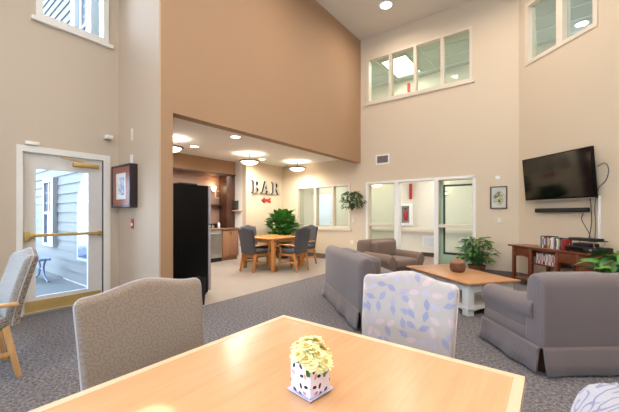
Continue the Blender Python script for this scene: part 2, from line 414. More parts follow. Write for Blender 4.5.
# outside: patio, wing wall with lap siding, windows, bench
struct(MB().box(-16, -6, -.15, XL-.15, YR+.1, -.01).build('floor_patio', M['concrete']))
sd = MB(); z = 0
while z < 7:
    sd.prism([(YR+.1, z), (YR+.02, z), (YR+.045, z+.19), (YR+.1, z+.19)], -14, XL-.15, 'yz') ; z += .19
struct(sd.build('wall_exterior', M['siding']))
def extwin(x0, x1, z0, z1, arch=False):
    wn[0] += 1; w = thing('window_%d' % wn[0], (x0, YR, z0), kind='structure'); W_, H_ = x1-x0, z1-z0
    if arch:
        r = W_/2
        out = [(-.08, 0), (W_+.08, 0)]+[(r+(r+.08)*math.cos(a*PI/14), H_-r+(r+.08)*math.sin(a*PI/14)) for a in range(15)]
        inn = [(0, .06), (W_, .06)]+[(r+r*math.cos(a*PI/14), H_-r+r*math.sin(a*PI/14)) for a in range(15)]
        MB().prism(out, -.03, .03).build('window_frame', M['exttrim'], w)
        MB().prism(inn, -.036, -.03).build('pane', M['extglass'], w)
        m = MB()
        for k in (1, 2, 3): m.box(0, -.045, k*H_/4-.01, W_, -.036, k*H_/4+.01)
        m.box(r-.01, -.045, .06, r+.01, -.036, H_); m.build('muntin', M['exttrim'], w)
    else:
        MB().wall(-.09, W_+.09, -.06, H_+.09, [(0, W_, 0, H_)], lambda u, v, z: (u, -.05+v, z), .08).box(0, -.04, H_/2-.03, W_, -.01, H_/2+.03).build('window_frame', M['exttrim'], w)
        MB().box(0, -.015, 0, W_, -.008, H_).build('pane', M['extglass'], w)
        m = MB()
        for k in (1, 2, 3): m.box(k*W_/4-.008, -.025, H_/2, k*W_/4+.008, -.016, H_)
        for k in (1, 2): m.box(0, -.025, H_/2+k*H_/6-.008, W_, -.016, H_/2+k*H_/6+.008)
        m.build('muntin', M['exttrim'], w)
extwin(-9.0, -8.45, .66, 1.98); extwin(-6.93, -5.7, .45, 2.02, True)
bay = MB().box(-7.15, YR-.09, 3.35, -6.95, YR+.05, 5.6).box(-6.35, YR-.09, 3.35, -6.15, YR+.05, 5.6).box(-7.15, YR-.09, 5.4, -6.15, YR+.05, 5.6).box(-7.15, YR-.11, 3.3, -6.15, YR+.05, 3.42)
tag(bay.build('trim_4', plain('pale_exterior_trim', 'aaa8a5', .6)), kind='structure')
extwin(-6.72, -6.5, 4.1, 5.2)
pbn = thing('patio_bench', (-8.05, 1.72, -.01), 0, 'dark blue metal bench with curved legs on the patio outside the glass door', 'bench')
bm_ = MB().box(-.38, -.17, .42, .42, .17, .44)
for k in range(6): bm_.box(-.38, -.2+k*.066, .44, .42, -.155+k*.066, .46)
M['iron'] = plain('blue_grey_iron', '5d6684', .5)
bm_.build('seat', M['iron'], pbn)
for sx in (-1, 1):
    for sy in (-.13, .13):
        pts = [(sx*(.12+.2*((t/8-.5)*2)**2)+(sx*.08 if t == 8 else 0), sy, .43*(1-t/8)+.018) for t in range(9)]
        MB().tube(pts, .016, 8).build('leg', M['iron'], pbn, smooth=True)
for sy in (-.13, .13): MB().tube([(-.12, sy, .22), (.12, sy, .22)], .012, 8).build('stretcher', M['iron'], pbn, smooth=True)

# ------------------------------------------------------------------ upholstered club seating
def club(name, Wd, D, fab, label, cat, loc, rz, cushions=1):
    t = thing(name, loc, rz, label, cat); H = .80; aw = .19; w = Wd/2
    # local: facing +Y, outer back plane at y=0
    body = rbox(-w+.02, .02, .21, w-.02, D-.06, .33); body.build('seat_base', fab, t, bevel=.02)
    # backrest: upright slab with a rolled top
    prof = [(.0, .2), (.0, .70)]+[(.10-.10*math.cos(a*PI/8), .70+.105*math.sin(a*PI/8)) for a in range(1, 8)]+[(.2, .69), (.22, .3), (.22, .2)]
    MB().prism(prof, -w+.015, w-.015, 'yz').build('backrest', fab, t, bevel=.035, seg=4)
    for s in (-1, 1):
        x0 = s*(w-aw); xo = s*w; r = .105; cx = s*(w-.085); cz = .475
        pr = [(x0, .2), (x0, .44)]+[(cx-s*r*math.cos(a*PI/9), cz+r*math.sin(a*PI/9)) for a in range(0, 10)]+[(cx+s*r*.8, .42), (s*(w-.03), .38), (s*(w-.02), .2)]
        rings = []
        for y, sc, dz in ((.1, 1, .02), (.3, 1, .005), (D-.12, 1, 0), (D-.05, .98, -.005), (D-.02, .9, -.015)):
            c0 = (x0+xo)/2
            rings.append([(c0+(u-c0)*sc, y, (.33+(z-.33)*sc+dz) if z > .33 else z) for u, z in pr])
        MB().loft(rings).build('armrest', fab, t, bevel=.012, seg=3)
    n = cushions; cw = (Wd-2*aw-.02)/n
    for i in range(n):
        x0 = -w+aw+.01+i*cw
        rbox(x0, .2, .33, x0+cw-.008, D+.0, .48).build('seat_cushion', fab, t, bevel=.045, seg=4)
        rbox(x0, .17, .47, x0+cw-.008, .36, .78).build('back_cushion', fab, t, bevel=.06, seg=4)
    # pleated skirt, four panels that hang to the floor with open corners
    def panel(a, b, nrm):
        a, b = Vector(a), Vector(b); nn = Vector(nrm); rows = []
        K = 24; L = (b-a).length
        for j, z in enumerate((.225, .2, .1, .02)):
            row = []
            for i in range(K+1):
                u = i/K; fl = (.0, .006, .018, .03)[j]; wv = .006*j*math.sin(u*L*14+j*.4)*(.5+.5*math.cos(u*9))
                e = .015*j/3*(1 if u < .5 else -1)*0
                row.append(a.lerp(b, u)+nn*(fl+wv+.004)+Vector((0, 0, z)))
            rows.append(row)
        m = MB(); m.loft(rows, cap=False, closed=False)
        for f in m.b.faces: pass
        o = m.build('skirt_panel', fab, t, smooth=True); sm = o.modifiers.new('solid', 'SOLIDIFY'); sm.thickness = .012; sm.offset = 0
    e = .012
    panel((-w+e, 0, 0), (w-e, 0, 0), (0, -1, 0)); panel((w, e, 0), (w, D-.04-e, 0), (1, 0, 0))
    panel((w-e, D-.04, 0), (-w+e, D-.04, 0), (0, 1, 0)); panel((-w, D-.04-e, 0), (-w, e, 0), (-1, 0, 0))
    MB().tube([(-w, 0, .225), (w, 0, .225), (w, D-.04, .225), (-w, D-.04, .225), (-w, 0, .225)], .006, 6).build('piping', fab, t, smooth=True)
    for x in (-w+.08, w-.08):
        for y in (.08, D-.14): MB().box(x-.025, y-.025, 0, x+.025, y+.025, .22).build('leg', M['darkwood'], t)
    return t
def facing(fx, fy): return math.atan2(-fx, fy)
def place_back(corner_left, along, fwd, Wd): # corner + direction helper
    return (corner_left[0]+along[0]*Wd/2, corner_left[1]+along[1]*Wd/2, 0)
# right armchair: back-left corner (-.064,3.157), back runs along (.78,.63), faces (-.63,.78)
club('armchair', 1.0, .86, M['greysofa'], 'grey ribbed armchair seen from behind at the right edge, its back to the viewer', 'armchair',
     (-.064+.777*.5, 3.157+.629*.5, 0), facing(-.629, .777))
L_ = 1.62; a_ = (.743, -.669)
club('loveseat', L_, .86, M['greysofa'], 'grey mauve skirted loveseat seen from behind, left of the coffee table', 'sofa',
     (-2.88+a_[0]*L_/2, 4.21+a_[1]*L_/2, 0), facing(.669, .743), 2)
club('armchair', .98, .86, M['brownsofa'], 'brown taupe armchair by the back wall beside the open corridor entry', 'armchair',
     (-2.86, 5.92, 0), facing(.95, -.31))

# ------------------------------------------------------------------ dining chairs
def side_chair(fab, pip, wd, label, group=None, arms=False, Wc=.54, top=.935, hump=.045, lean=.07, armz=.62, thick=.038, pipr=.004):
    t = thing('dining_chair', (0, 0, 0), 0, label, 'chair', group); w = Wc/2; z0 = .44; D = .46
    # seat at y -D/2..D/2, backrest behind at y=-D/2, faces +Y
    yb = -D/2
    def edge(u, z):  # half-width as a function of height: slightly wider at the top
        return w
    K = 24; cols = []
    def ztop(u):
        a = abs(u)
        h = hump*(0.5+0.5*math.cos(min(a/.8, 1)*PI))
        c = 1-(a-.88)/.12 if a > .88 else 1
        return top+h-(0 if a < .88 else .035*(1-math.sqrt(max(0, 1-(1-c)**2))))
    front = []; back = []
    rows = 14
    grid = {}
    vs = []; fs = []
    for side in (0, 1):
        for i in range(K+1):
            u = math.sin(PI/2*(-1+2*i/K))
            for j in range(rows+1):
                v = math.sin(PI/2*j/rows); z = z0-.02+(ztop(u)-z0+.02)*v
                crown = .012*(1-u*u)*math.sin(min(v, 1)*PI*.9+.2)
                rn = thick*.5; eu = max(0, abs(u)*w-(w-rn))/rn; ev = max(0, z-(ztop(u)-rn))/rn
                ff = math.sqrt(max(0, 1-max(eu, ev)**2))
                y = yb-lean*max(0, (z-z0)/(top-z0))**1.3-thick/2+ff*(-thick/2 if side else thick/2+crown)+(.02*abs(u)**2)
                x = u*(w-.02+.02*v)
                vs.append((x, y, z))
    n1 = rows+1; off = (K+1)*n1
    for i in range(K):
        for j in range(rows):
            a = i*n1+j; fs.append((a, a+n1, a+n1+1, a+1)); a += off; fs.append((a, a+1, a+n1+1, a+n1))
    for j in range(rows): fs.append((j, j+1, off+j+1, off+j)); k = K*n1+j; fs.append((k, off+k, off+k+1, k+1))
    for i in range(K):
        a = i*n1; fs.append((a, off+a, off+a+n1, a+n1)); a += rows; fs.append((a, a+n1, off+a+n1, off+a))
    m = MB(); m._new(vs, fs); m.build('backrest', fab, t, sub=0, smooth=True)
    pts = [vs[j] for j in range(rows+1)]+[vs[i*n1+rows] for i in range(1, K+1)]+[vs[K*n1+j] for j in range(rows-1, -1, -1)]
    MB().tube([(p[0], p[1]-.0, p[2]) for p in pts], pipr, 8).build('piping', pip, t, smooth=True)
    rbox(-w+.01, yb+.0, .40, w-.01, D/2+.02, .485).build('seat', fab, t, bevel=.03, seg=4)
    MB().box(-w+.035, yb+.01, .345, w-.035, yb+.035, .40).box(-w+.035, D/2-.03, .345, w-.035, D/2-.005, .40).box(-w+.03, yb+.02, .345, -w+.055, D/2-.01, .40).box(w-.055, yb+.02, .345, w-.03, D/2-.01, .40).build('seat_frame', wd, t, bevel=.004)
    for s in (-1, 1):
        MB().beam((s*(w-.045), D/2-.03, .4), (s*(w-.04), D/2-.02, 0), .048, .048, a2=.034, b2=.034).build('leg', wd, t, bevel=.005)
        m = MB(); m.beam((s*(w-.04), yb+.01, .42), (s*(w-.035), yb-.07, 0), .05, .046, a2=.036, b2=.036); m.build('leg', wd, t, bevel=.005)
        if arms:
            ar = MB(); ya = yb-lean*.45
            pts = [(s*(w+.0), ya, armz-.01), (s*(w+.02), ya+.12, armz), (s*(w+.025), D/2-.08, armz+.005), (s*(w+.015), D/2-.0, armz-.005)]
            for a, b in zip(pts[:-1], pts[1:]): ar.beam(a, b, .052, .028)
            ar.build('armrest', wd, t, bevel=.008)
            MB().beam((s*(w+.015), D/2-.06, armz-.01), (s*(w-.01), D/2-.1, .37), .034, .03).build('arm_post', wd, t, bevel=.004)
    st = MB()
    for s in (-1, 1): st.beam((s*(w-.042), D/2-.03, .2), (s*(w-.037), yb-.03, .2), .022, .035)
    st.beam((-w+.04, 0, .2), (w-.04, 0, .2), .022, .03); st.build('stretcher', wd, t, bevel=.003)
    return t
def put(t, x, y, fx, fy, z=0): t.location = (x, y, z); t.rotation_euler = (0, 0, facing(fx, fy)); return t
D2 = .23
# swirl chair on the left side of the near table, faces +X; backrest top at x=-1.52
c = side_chair(M['swirl'], M['pip'], M['blond'], 'taupe swirl-pattern dining chair with pale piping at the left side of the near table', Wc=.575, top=.955, hump=.035)
put(c, -1.46+D2+.01, .735, 1, 0)
c = side_chair(M['leaf'], M['leafpip'], M['blond'], 'cream dining chair with blue and pink leaf print across the near table', Wc=.545, top=.925, hump=.04)
put(c, -.655, 1.79-D2-.06, 0, -1)
c2 = side_chair(M['squig2'], M['squig2'], M['blond'], 'pale lilac scroll-pattern dining chair, only its rounded back corner showing at the bottom right', Wc=.545, top=.972, hump=.02, thick=.12, lean=.09)
put(c2, -.262, .60, -1, 0)
c = side_chair(M['squig'], M['pip'], M['blond'], 'grey scroll-pattern armchair with blond wood arms by the glass door', None, True, Wc=.54, top=.965, hump=.04, lean=.13, armz=.6, thick=.095)
c['category'] = 'chair'
put(c, -3.625, .335, 0, -1)
# four charcoal chairs around the far table
proto = side_chair(M['navy'], M['pipnavy'], M['oak'], 'charcoal upholstered oak armchair at the far table, front left seat nearest the refrigerator', 'charcoal oak dining chairs', True, Wc=.50, top=.96, hump=.045, lean=.09, armz=.60, thick=.06)
proto['group'] = 'charcoal chairs around the far table'
put(proto, -5.40, 4.85+.27, 0, 1)
for x, y, fx, fy, lb in ((-4.5-.27, 5.66, -1, 0, 'charcoal upholstered oak armchair at the far table, front right seat nearest the loveseat'),
                         (-6.12, 5.78, 1, -.1, 'charcoal upholstered oak armchair at the far table, back left seat below the BAR letters'),
                         (-5.13, 6.47, -.1, -1, 'charcoal oak armchair at the far table, back right seat below the interior window')):
    q = copy_tree(proto); q['label'] = lb; n_ = math.hypot(fx, fy); put(q, x, y, fx/n_, fy/n_)

# ------------------------------------------------------------------ near table
t = thing('dining_table', (-.615, .755, 0), 0, 'large square honey maple table with pale edge band in the foreground', 'table')
h = .545
MB().box(-h+.03, -h+.03, .715, h-.03, h-.03, .750).build('tabletop', M['maple'], t)
e = MB(); o_ = [(-h, -h), (h, -h), (h, h), (-h, h)]; i_ = [(-h+.03, -h+.03), (h-.03, -h+.03), (h-.03, h-.03), (-h+.03, h-.03)]
for k in range(4):
    a, b, c_, d_ = o_[k], o_[(k+1) % 4], i_[(k+1) % 4], i_[k]
    e.prism([a, b, c_, d_], .715, .7505, 'xy')
e.build('edge_band', M['band'], t)
MB().box(-.42, -.42, .64, .42, .42, .715).build('apron', M['maple'], t)
for sx in (-1, 1):
    for sy in (-1, 1): MB().beam((sx*.48, sy*.48, .715), (sx*.48, sy*.48, 0), .06, .06).build('leg', M['maple'], t, bevel=.005)

# cube vase with yellow daisies on a square saucer
ang = R(37.1+45)
sc = thing('saucer', (-.596, .792, .751), ang, 'small square lilac saucer under the flower vase', 'saucer')
MB().lathe([(.062, 0), (.066, .003), (.074, .010), (.0725, .0105), (.062, .006), (.0, .0055)], n=4, M=Matrix.Rotation(PI/4, 4, 'Z')).build('dish', M['lilac'], sc, bevel=.0015)
vs_ = thing('flower_vase', (-.596, .792, .758), ang, 'white square vase with black spots holding yellow daisies on the near table', 'vase')
def vase_mat():
    n = N('spotted_vase_glaze'); v = n.coord((1, 1, 1)); s = n.n('ShaderNodeSeparateXYZ'); n.l(v, s.inputs[0])
    cb = n.n('ShaderNodeCombineXYZ'); n.l(n.math('ADD', s.outputs[0], s.outputs[1]), cb.inputs[0]); n.l(s.outputs[2], cb.inputs[1])
    d, r, g_, dist = cell_pattern(n, cb.outputs[0], 40)
    rot = n.n('ShaderNodeVectorRotate', _rotation_type='Z_AXIS'); n.l(d, rot.inputs[0]); n.l(n.math('MULTIPLY', r, 6.28), rot.inputs['Angle'])
    q = n.n('ShaderNodeSeparateXYZ'); n.l(rot.outputs[0], q.inputs[0])
    rr = n.math('ADD', n.math('POWER', n.math('MULTIPLY', q.outputs[0], 1/.0085), 2.), n.math('POWER', n.math('MULTIPLY', q.outputs[1], 1/.0048), 2.))
    k = n.math('MULTIPLY', n.math('LESS_THAN', rr, 1.), n.math('LESS_THAN', g_, .75))
    col = n.ramp(r, [(0, '2a2634'), (.7, '2a2634'), (.72, 'd99a72'), (.88, 'c98c9a')], 'CONSTANT')
    n.l(n.mix(k, n.mix(n.noise(v, 30), 'e6dff0', 'efe2e2'), col), n.b.inputs['Base Color']); n.b.inputs['Roughness'].default_value = .25; return n.m
vh = .088; a = .043
body = MB(); body.lathe([(a*1.414*.97, 0), (a*1.414, .004), (a*1.414, vh), (a*1.414*.9, vh), (a*1.414*.88, .01), (.0, .01)], n=4, M=Matrix.Rotation(PI/4, 4, 'Z'))
body.build('vase_body', vase_mat(), vs_, bevel=.0015)
MB().box(-.036, -.036, .01, .036, .036, .07).build('soil', M['soil'], vs_)
ran = random.Random(3)
heads = [(x_, y_, z_+.006, a_*.55, b_*.55) for x_, y_, z_, a_, b_ in [(-.028, .02, .118, -.5, .3), (.006, .024, .132, 0, .4), (.035, .012, .122, .6, .2), (-.006, -.012, .124, -.1, -.4), (-.034, -.018, .102, -.7, -.5), (.02, -.034, .098, .4, -.8), (-.008, -.044, .082, -.2, -1.1), (.044, -.012, .105, .9, -.3), (-.046, .004, .11, -.9, .1), (.014, .044, .11, .2, .9), (.024,.0,.135,.2,0), (-.018, .0, .13, -.3, 0), (.0, -.03, .108, 0, -.8), (-.03, -.034, .09, -.6, -.9), (.036, -.028, .094, .8, -.8), (-.012, .04, .12, -.2, .7), (.012, -.052, .088, .2, -1.2)]]
stm = MB(); gl = MB()
for i, (x, y, z, tx, ty) in enumerate(heads):
    fl = thing('flower', (0, 0, 0)); fl.parent = vs_; fl.location = (x, y, z); fl.rotation_euler = (-ty, tx, 0)
    m = MB()
    for ring, (rad, cnt, tilt) in enumerate(((.028, 15, .1), (.023, 14, .45), (.015, 10, .85))):
        for k in range(cnt):
            th = 2*PI*k/cnt+ring*.3+ran.uniform(-.08, .08); ca, sa = math.cos(th), math.sin(th); r = rad*ran.uniform(.88, 1.08); w = .0046
            pt = []
            for u, ww in ((.12, .5), (.5, 1.), (.85, .95), (1., .4)):
                rr = r*u*math.cos(tilt); zz = r*u*math.sin(tilt)*.9+.001*ring
                pt.append(((rr*ca-w*ww*sa, rr*sa+w*ww*ca, zz), (rr*ca, rr*sa, zz+.0012), (rr*ca+w*ww*sa, rr*sa-w*ww*ca, zz)))
            m.loft([list(q) for q in pt], cap=False, closed=False)
    o = m.build('petals', M['petal'], fl, smooth=True, recalc=False)
    MB().lathe([(.0, .0), (.006, .002), (.007, .006), (.004, .010), (0, .0105)], n=12).build('flower_centre', M['petalc'], fl, smooth=True)
    stm.tube([(x*.4, y*.4, .06), (x*.8, y*.8, z*.8), (x, y, z)], .0016, 6)
    for q in range(3):
        th = ran.random()*6.28; cx, cy, cz = x+.018*math.cos(th), y+.018*math.sin(th), z-.018
        gl.loft([[(cx-.003, cy, cz-.012), (cx+.003, cy, cz-.012)], [(cx-.008, cy, cz), (cx+.008, cy, cz)], [(cx+.006, cy+.004, cz+.012), (cx+.01, cy+.004, cz+.012)]], cap=False, closed=False)
stm.build('stems', M['stem'], vs_, smooth=True); gl.build('leaves', M['green2'], vs_, recalc=False)

# ------------------------------------------------------------------ coffee table
a1 = math.atan2(-.62, .785); t = thing('coffee_table', (-1.115, 5.075, 0), a1, 'coffee table with orange wood top and white painted turned base', 'coffee table')
hx, hy = .70, .41
MB().box(-hx, -hy, .41, hx, hy, .44).build('tabletop', M['honeytop'], t, bevel=.008)
MB().box(-hx+.09, -hy+.07, .31, hx-.09, -hy+.09, .41).box(-hx+.09, hy-.09, .31, hx-.09, hy-.07, .41).box(-hx+.07, -hy+.09, .31, -hx+.09, hy-.09, .41).box(hx-.09, -hy+.09, .31, hx-.07, hy-.09, .41).build('apron', M['whitepaint'], t)
dw = MB().box(-hx+.2, -hy+.055, .322, -.03, -hy+.07, .40).build('drawer', M['whitepaint'], t, bevel=.003)
MB().lathe([(.006, 0), (.006, .012), (.014, .018), (.014, .024), (0, .03)], n=12, M=Matrix.Translation((-.28, -hy+.055, .36)) @ Matrix.Rotation(PI/2, 4, 'X')).build('knob', M['whitepaint'], dw, smooth=True)
for sx in (-1, 1):
    for sy in (-1, 1):
        x, y = sx*(hx-.115), sy*(hy-.105); l = MB().box(x-.05, y-.05, .10, x+.05, y+.05, .41).box(x-.062, y-.062, .085, x+.062, y+.062, .12).box(x-.05, y-.05, 0, x+.05, y+.05, .085)
        l.build('leg', M['whitepaint'], t, bevel=.006)
def scallop(L):
    n = 24; top = [(-L+2*L*k/n, .115) for k in range(n+1)]
    bot = [(L-2*L*k/n, .045+.045*math.sin(PI*k/n)**.6*(1 if k % n else 0)) for k in range(n+1)]
    return top+bot
rl = MB().prism(scallop(hx-.165), -hy+.085, -hy+.11).prism(scallop(hx-.165), hy-.11, hy-.085)
rl.prism(scallop(hy-.155), -hx+.09, -hx+.115, 'yz').prism(scallop(hy-.155), hx-.115, hx-.09, 'yz').build('lower_rail', M['whitepaint'], t)
MB().box(-hx+.09, -hy+.085, .115, hx-.09, hy-.085, .13).build('lower_shelf', M['whitepaint'], t)
t = thing('woven_pot', (-1.11, 5.12, .4405), 0, 'round brown lidded woven pot on the coffee table', 'pot')
MB().lathe([(.075, 0), (.10, .02), (.112, .07), (.105, .11), (.095, .125), (0, .125)]).build('pot_body', M['basket'], t, smooth=True)
M['basket2'] = plain('light_brown_weave', '8a6248', .7, bump=.8, bscale=60, var=.25)
MB().lathe([(.102, .125), (.106, .135), (.09, .165), (.05, .19), (.02, .198), (0, .198)]).build('lid', M['basket2'], t, smooth=True)
MB().lathe([(.012, .195), (.018, .207), (.016, .218), (0, .226)], n=16).build('knob', M['basket'], t, smooth=True)

# ------------------------------------------------------------------ plants
def leafmesh(m, base, dirv, L, W, droop, ran, segs=5, stem=0.0):
    b = Vector(base); d = Vector(dirv).normalized(); up = Vector((0, 0, 1)); side = d.cross(up)
    side = side.normalized() if side.length > .1 else Vector((1, 0, 0)); rings = []; p = b.copy(); roll = ran.uniform(-.5, .5)
    nrm0 = side.cross(d)
    side = side*math.cos(roll)+nrm0*math.sin(roll)
    for k in range(segs+1):
        u = k/segs; w = W*math.sin(PI*min(1, u*.93+.06))**.8*(1-.35*u)
        nr = side.cross(d).normalized()
        rings.append([p-side*w/2+nr*w*.12, p-nr*w*.05, p+side*w/2+nr*w*.12])
        d = (d+Vector((0, 0, -droop/segs))).normalized(); p = p+d*(L/segs)
    m.loft(rings, cap=False, closed=False)
def plant(name, loc, label, cat, pot, n, rad, h, L, W, droop, zbase, seed, upb=.6, mats=('green', 'green2'), stems=True, potmat='basket', flowers=0, bound=None):
    t = thing(name, loc, 0, label, cat); r = random.Random(seed)
    if pot:
        pr, ph = pot; MB().lathe([(pr*.75, 0), (pr*.8, .01), (pr, ph*.9), (pr*1.06, ph*.92), (pr*1.06, ph), (pr*.92, ph), (pr*.9, ph*.85), (0, ph*.85)]).build('pot', M[potmat], t, smooth=True)
        MB().lathe([(pr*.9, ph*.84), (pr*.88, ph*.9), (0, ph*.92)]).build('soil', M['soil'], t)
    lf = [MB(), MB()]; sm = MB()
    for i in range(n):
        th = r.uniform(0, 2*PI); f = r.random()**.6; z = zbase+(h-zbase)*r.random()**.85
        rr = rad*f*(.35+.65*math.sin(PI*min(1, .15+.8*(z-zbase)/(h-zbase))))
        b = Vector((rr*math.cos(th), rr*math.sin(th), z)); th2 = th+r.uniform(-.6, .6)
        dv = Vector((math.cos(th2), math.sin(th2), upb*r.uniform(.2, 1.3)))
        leafmesh(lf[i % 3 == 0], b, dv, L*r.uniform(.7, 1.15), W*r.uniform(.75, 1.15), droop*r.uniform(.5, 1.3), r)
        if stems and i % 2 == 0: sm.tube([(b.x*.15, b.y*.15, zbase*.8), (b.x*.6, b.y*.6, (z+zbase)*.5+.02), b], .004, 5)
    if bound:
        for q in lf:
            for v in q.b.verts: v.co.x = max(v.co.x, bound[0]-loc[0]); v.co.y = min(v.co.y, bound[1]-loc[1])
    lf[0].build('foliage', M[mats[0]], t, smooth=True, recalc=False); lf[1].build('foliage', M[mats[1]], t, smooth=True, recalc=False)
    if stems: sm.build('stems', M['stem'], t, smooth=True)
    else: sm.b.free()
    for i in range(flowers):
        th = 3.6+i*.9; m = MB(); leafmesh(m, (.12*math.cos(th), .12*math.sin(th), h*.96-.12*i), (math.cos(th), math.sin(th), 1.), .1, .06, .3, r); m.build('blossom', M['petalw'], t, recalc=False)
    return t
M['petalw'] = plain('cream_petal', 'ece4b8', .6)
plant('potted_plant', (-1.22, 7.32, 0), 'leafy potted plant in a brown basket on the floor by the back wall', 'plant', (.16, .25), 190, .30, .80, .17, .08, 1.3, .28, 11, flowers=2, bound=(-9, YB-.01))
plant('potted_plant', (-6.28, 7.0, 0), 'large broad-leaf plant behind the far dining table under the BAR letters', 'plant', (.2, .32), 150, .38, 1.28, .30, .23, .8, .4, 5, upb=1.5, mats=('green2', 'green'), bound=(-6.88, YB-.02))
plant('potted_plant', (.70, 5.0, 0), 'broad-leaf green plant behind the right armchair in front of the media console', 'plant', (.17, .3), 120, .34, .84, .30, .10, 1.1, .36, 21, upb=.7)
M['greend'] = plain('deep_green_leaf', '24451f', .5, var=.4)
hp = plant('hanging_plant', (-4.27, YB-.14, 1.42), 'bushy green plant hanging on the back wall between the two interior windows', 'plant', None, 170, .34, .48, .13, .075, 1.6, .02, 31, upb=.3, mats=('greend', 'green'), stems=False)
for ch in hp.children:
    ch.scale = (1, .5, 1)
MB().lathe([(.03, .0), (.07, .06), (.085, .16), (.078, .16), (0, .12)], n=20).build('wall_pocket', M['greend'], hp, smooth=True)

# ------------------------------------------------------------------ media console on the television wall
RW = -PI/4  # local x along (1,-1)/sqrt2, local y = outward normal (1,1)/sqrt2
def wl(w, v, z=0): return (S/2+w*R2+v*R2, S/2-w*R2+v*R2, z)
W0 = -5.50; t = thing('media_console', wl(W0, -.415), RW, 'long red cherry wood media console with drawers under the television', 'console table')
LC = 1.84; Dp = .39; CH = .715
MB().box(-.07, -.03, CH-.028, LC+.07, Dp+.01, CH).build('tabletop', M['cherry'], t, bevel=.006)
posts = [0, .395, .46, .91, .965, 1.27, 1.30, LC-.06]
for x in (0.0, .395, .91, 1.27, LC-.05):
    for y in (0, Dp-.05): MB().box(x, y, 0, x+.05, y+.05, CH-.028).build('leg', M['cherry'], t, bevel=.003)
for a, b in ((.05, .395), (.96, 1.27)):
    d = MB().box(a+.004, .004, .535, b-.004, Dp-.06, CH-.045).build('drawer', M['cherry'], t, bevel=.004)
    MB().lathe([(.006, 0), (.006, .012), (.013, .018), (.012, .024), (0, .027)], n=12, M=Matrix.Translation(((a+b)/2, .004, .61)) @ Matrix.Rotation(PI/2, 4, 'X')).build('knob', M['bronze'], d, smooth=True)
# arched aprons under the drawers
ap = MB()
for a, b in ((.05, .395), (.96, 1.27)):
    n = 12; arch = [(a, .535), (b, .535)]+[(b-(b-a)*k/n, .5+.03*math.sin(PI*k/n)) for k in range(n+1)]
    ap.prism(arch, .012, .03)
ap.box(.05, .01, CH-.06, 1.8, .03, CH-.028).build('apron', M['cherry'], t)
MB().box(.445, .01, .415, .91, Dp-.01, .435).build('shelf', M['cherry'], t)
MB().box(0.02, .01, .09, LC-.02, Dp-.01, .115).build('lower_shelf', M['cherry'], t)
dd = MB().box(1.32, .006, .13, LC-.052, .026, CH-.06).build('door', M['cherry'], t, bevel=.004)
MB().box(1.37, -.0, .19, LC-.10, .008, CH-.12).build('door_panel', M['cherry'], dd, bevel=.004)
# disc cases
cols = ['c9bfb4', '7b2a2a', '2b2b33', 'd8d2c8', '8c8f96', '3d4a6b', 'a84a34', 'c8b23c', 'e3ddd0', '5a3a2c', '202024', 'b0302c']
cn = {'c9bfb4': 'beige', '7b2a2a': 'maroon', '2b2b33': 'black', 'd8d2c8': 'off-white', '8c8f96': 'grey', '3d4a6b': 'navy', 'a84a34': 'rust', 'c8b23c': 'yellow', 'e3ddd0': 'cream', '5a3a2c': 'brown', '202024': 'dark', 'b0302c': 'red'}
cm = {k: plain(cn[k].replace('-', '_')+'_case', k, .35) for k in cols}
ordn = ['first', 'second', 'third', 'fourth', 'fifth', 'sixth', 'seventh', 'eighth', 'ninth', 'tenth', 'eleventh', 'twelfth', 'thirteenth', 'fourteenth', 'fifteenth', 'sixteenth', 'seventeenth', 'eighteenth', 'nineteenth', 'twentieth', 'last']
r = random.Random(9); ins = bpy.data.materials
def discrow(w0, n, step, z, v, hgt, where, group, seq):
    cache = {}
    for i in range(n):
        k = seq[i % len(seq)]; hh = hgt*(1 if r.random() > .25 else .93)
        loc = wl(w0+i*step, v, z); o = thing('disc_case', loc, RW, '%s disc case, %s from the left in the row %s' % (cn[k], ordn[i], where), 'disc case', group)
        b = MB().box(0, 0, 0, step*.93, .135, hh).build('case', cm[k], o, bevel=.0015)
        lbl = MB().box(step*.2, -.0008, hh*.3, step*.73, 0, hh*.85).build('spine_label', cm[seq[(i*5+3) % len(seq)]], o)
    return
discrow(-4.98, 19, .0222, CH+.0005, -.34, .19, 'on top of the console', 'disc cases on the console top', ['c9bfb4', '8c8f96', '2b2b33', 'd8d2c8', '8c8f96', '7b2a2a', '3d4a6b', 'a84a34', 'c8b23c', '5a3a2c', 'e3ddd0', 'd8d2c8', 'e3ddd0', '8c8f96', '202024', 'd8d2c8'])
discrow(-4.555, 3, .0222, CH+.0005, -.34, .175, 'right beside the audio receiver', 'short disc cases by the player', ['a84a34', '7b2a2a', 'b0302c'])
discrow(-5.01, 17, .0222, .4355, -.36, .185, 'on the console shelf', 'disc cases on the console shelf', ['d8d2c8', '7b2a2a', 'e3ddd0', '8c8f96', 'b0302c', 'd8d2c8', '5a3a2c', '2b2b33', 'e3ddd0', 'c9bfb4', 'a84a34', 'd8d2c8'])
o = MB().box(0, 0, 0, .20, .14, .014).build('disc_case', M['blackmat']); o.location = wl(-4.93, -.34, CH+.1915); o.rotation_euler = (0, 0, RW)
tag(o, 'black disc case lying flat on top of the upright row', 'disc case')
t = thing('disc_player', wl(-4.475, -.36, CH+.0005), RW, 'black audio receiver on the right of the media console', 'receiver')
MB().box(0, 0, .012, .50, .28, .085).build('housing', M['blackmat'], t, bevel=.004)
MB().box(.02, -.003, .03, .3, 0, .07).build('display', M['screen'], t)
MB().lathe([(.018, 0), (.018, .016), (0, .016)], n=18, M=Matrix.Translation((.42, 0, .05)) @ Matrix.Rotation(PI/2, 4, 'X')).build('dial', M['steel'], t, smooth=True)
for x in (.03, .47):
    for y in (.03, .25): MB().box(x-.015, y-.015, 0, x+.015, y+.015, .014).build('foot', M['blackmat'], t)
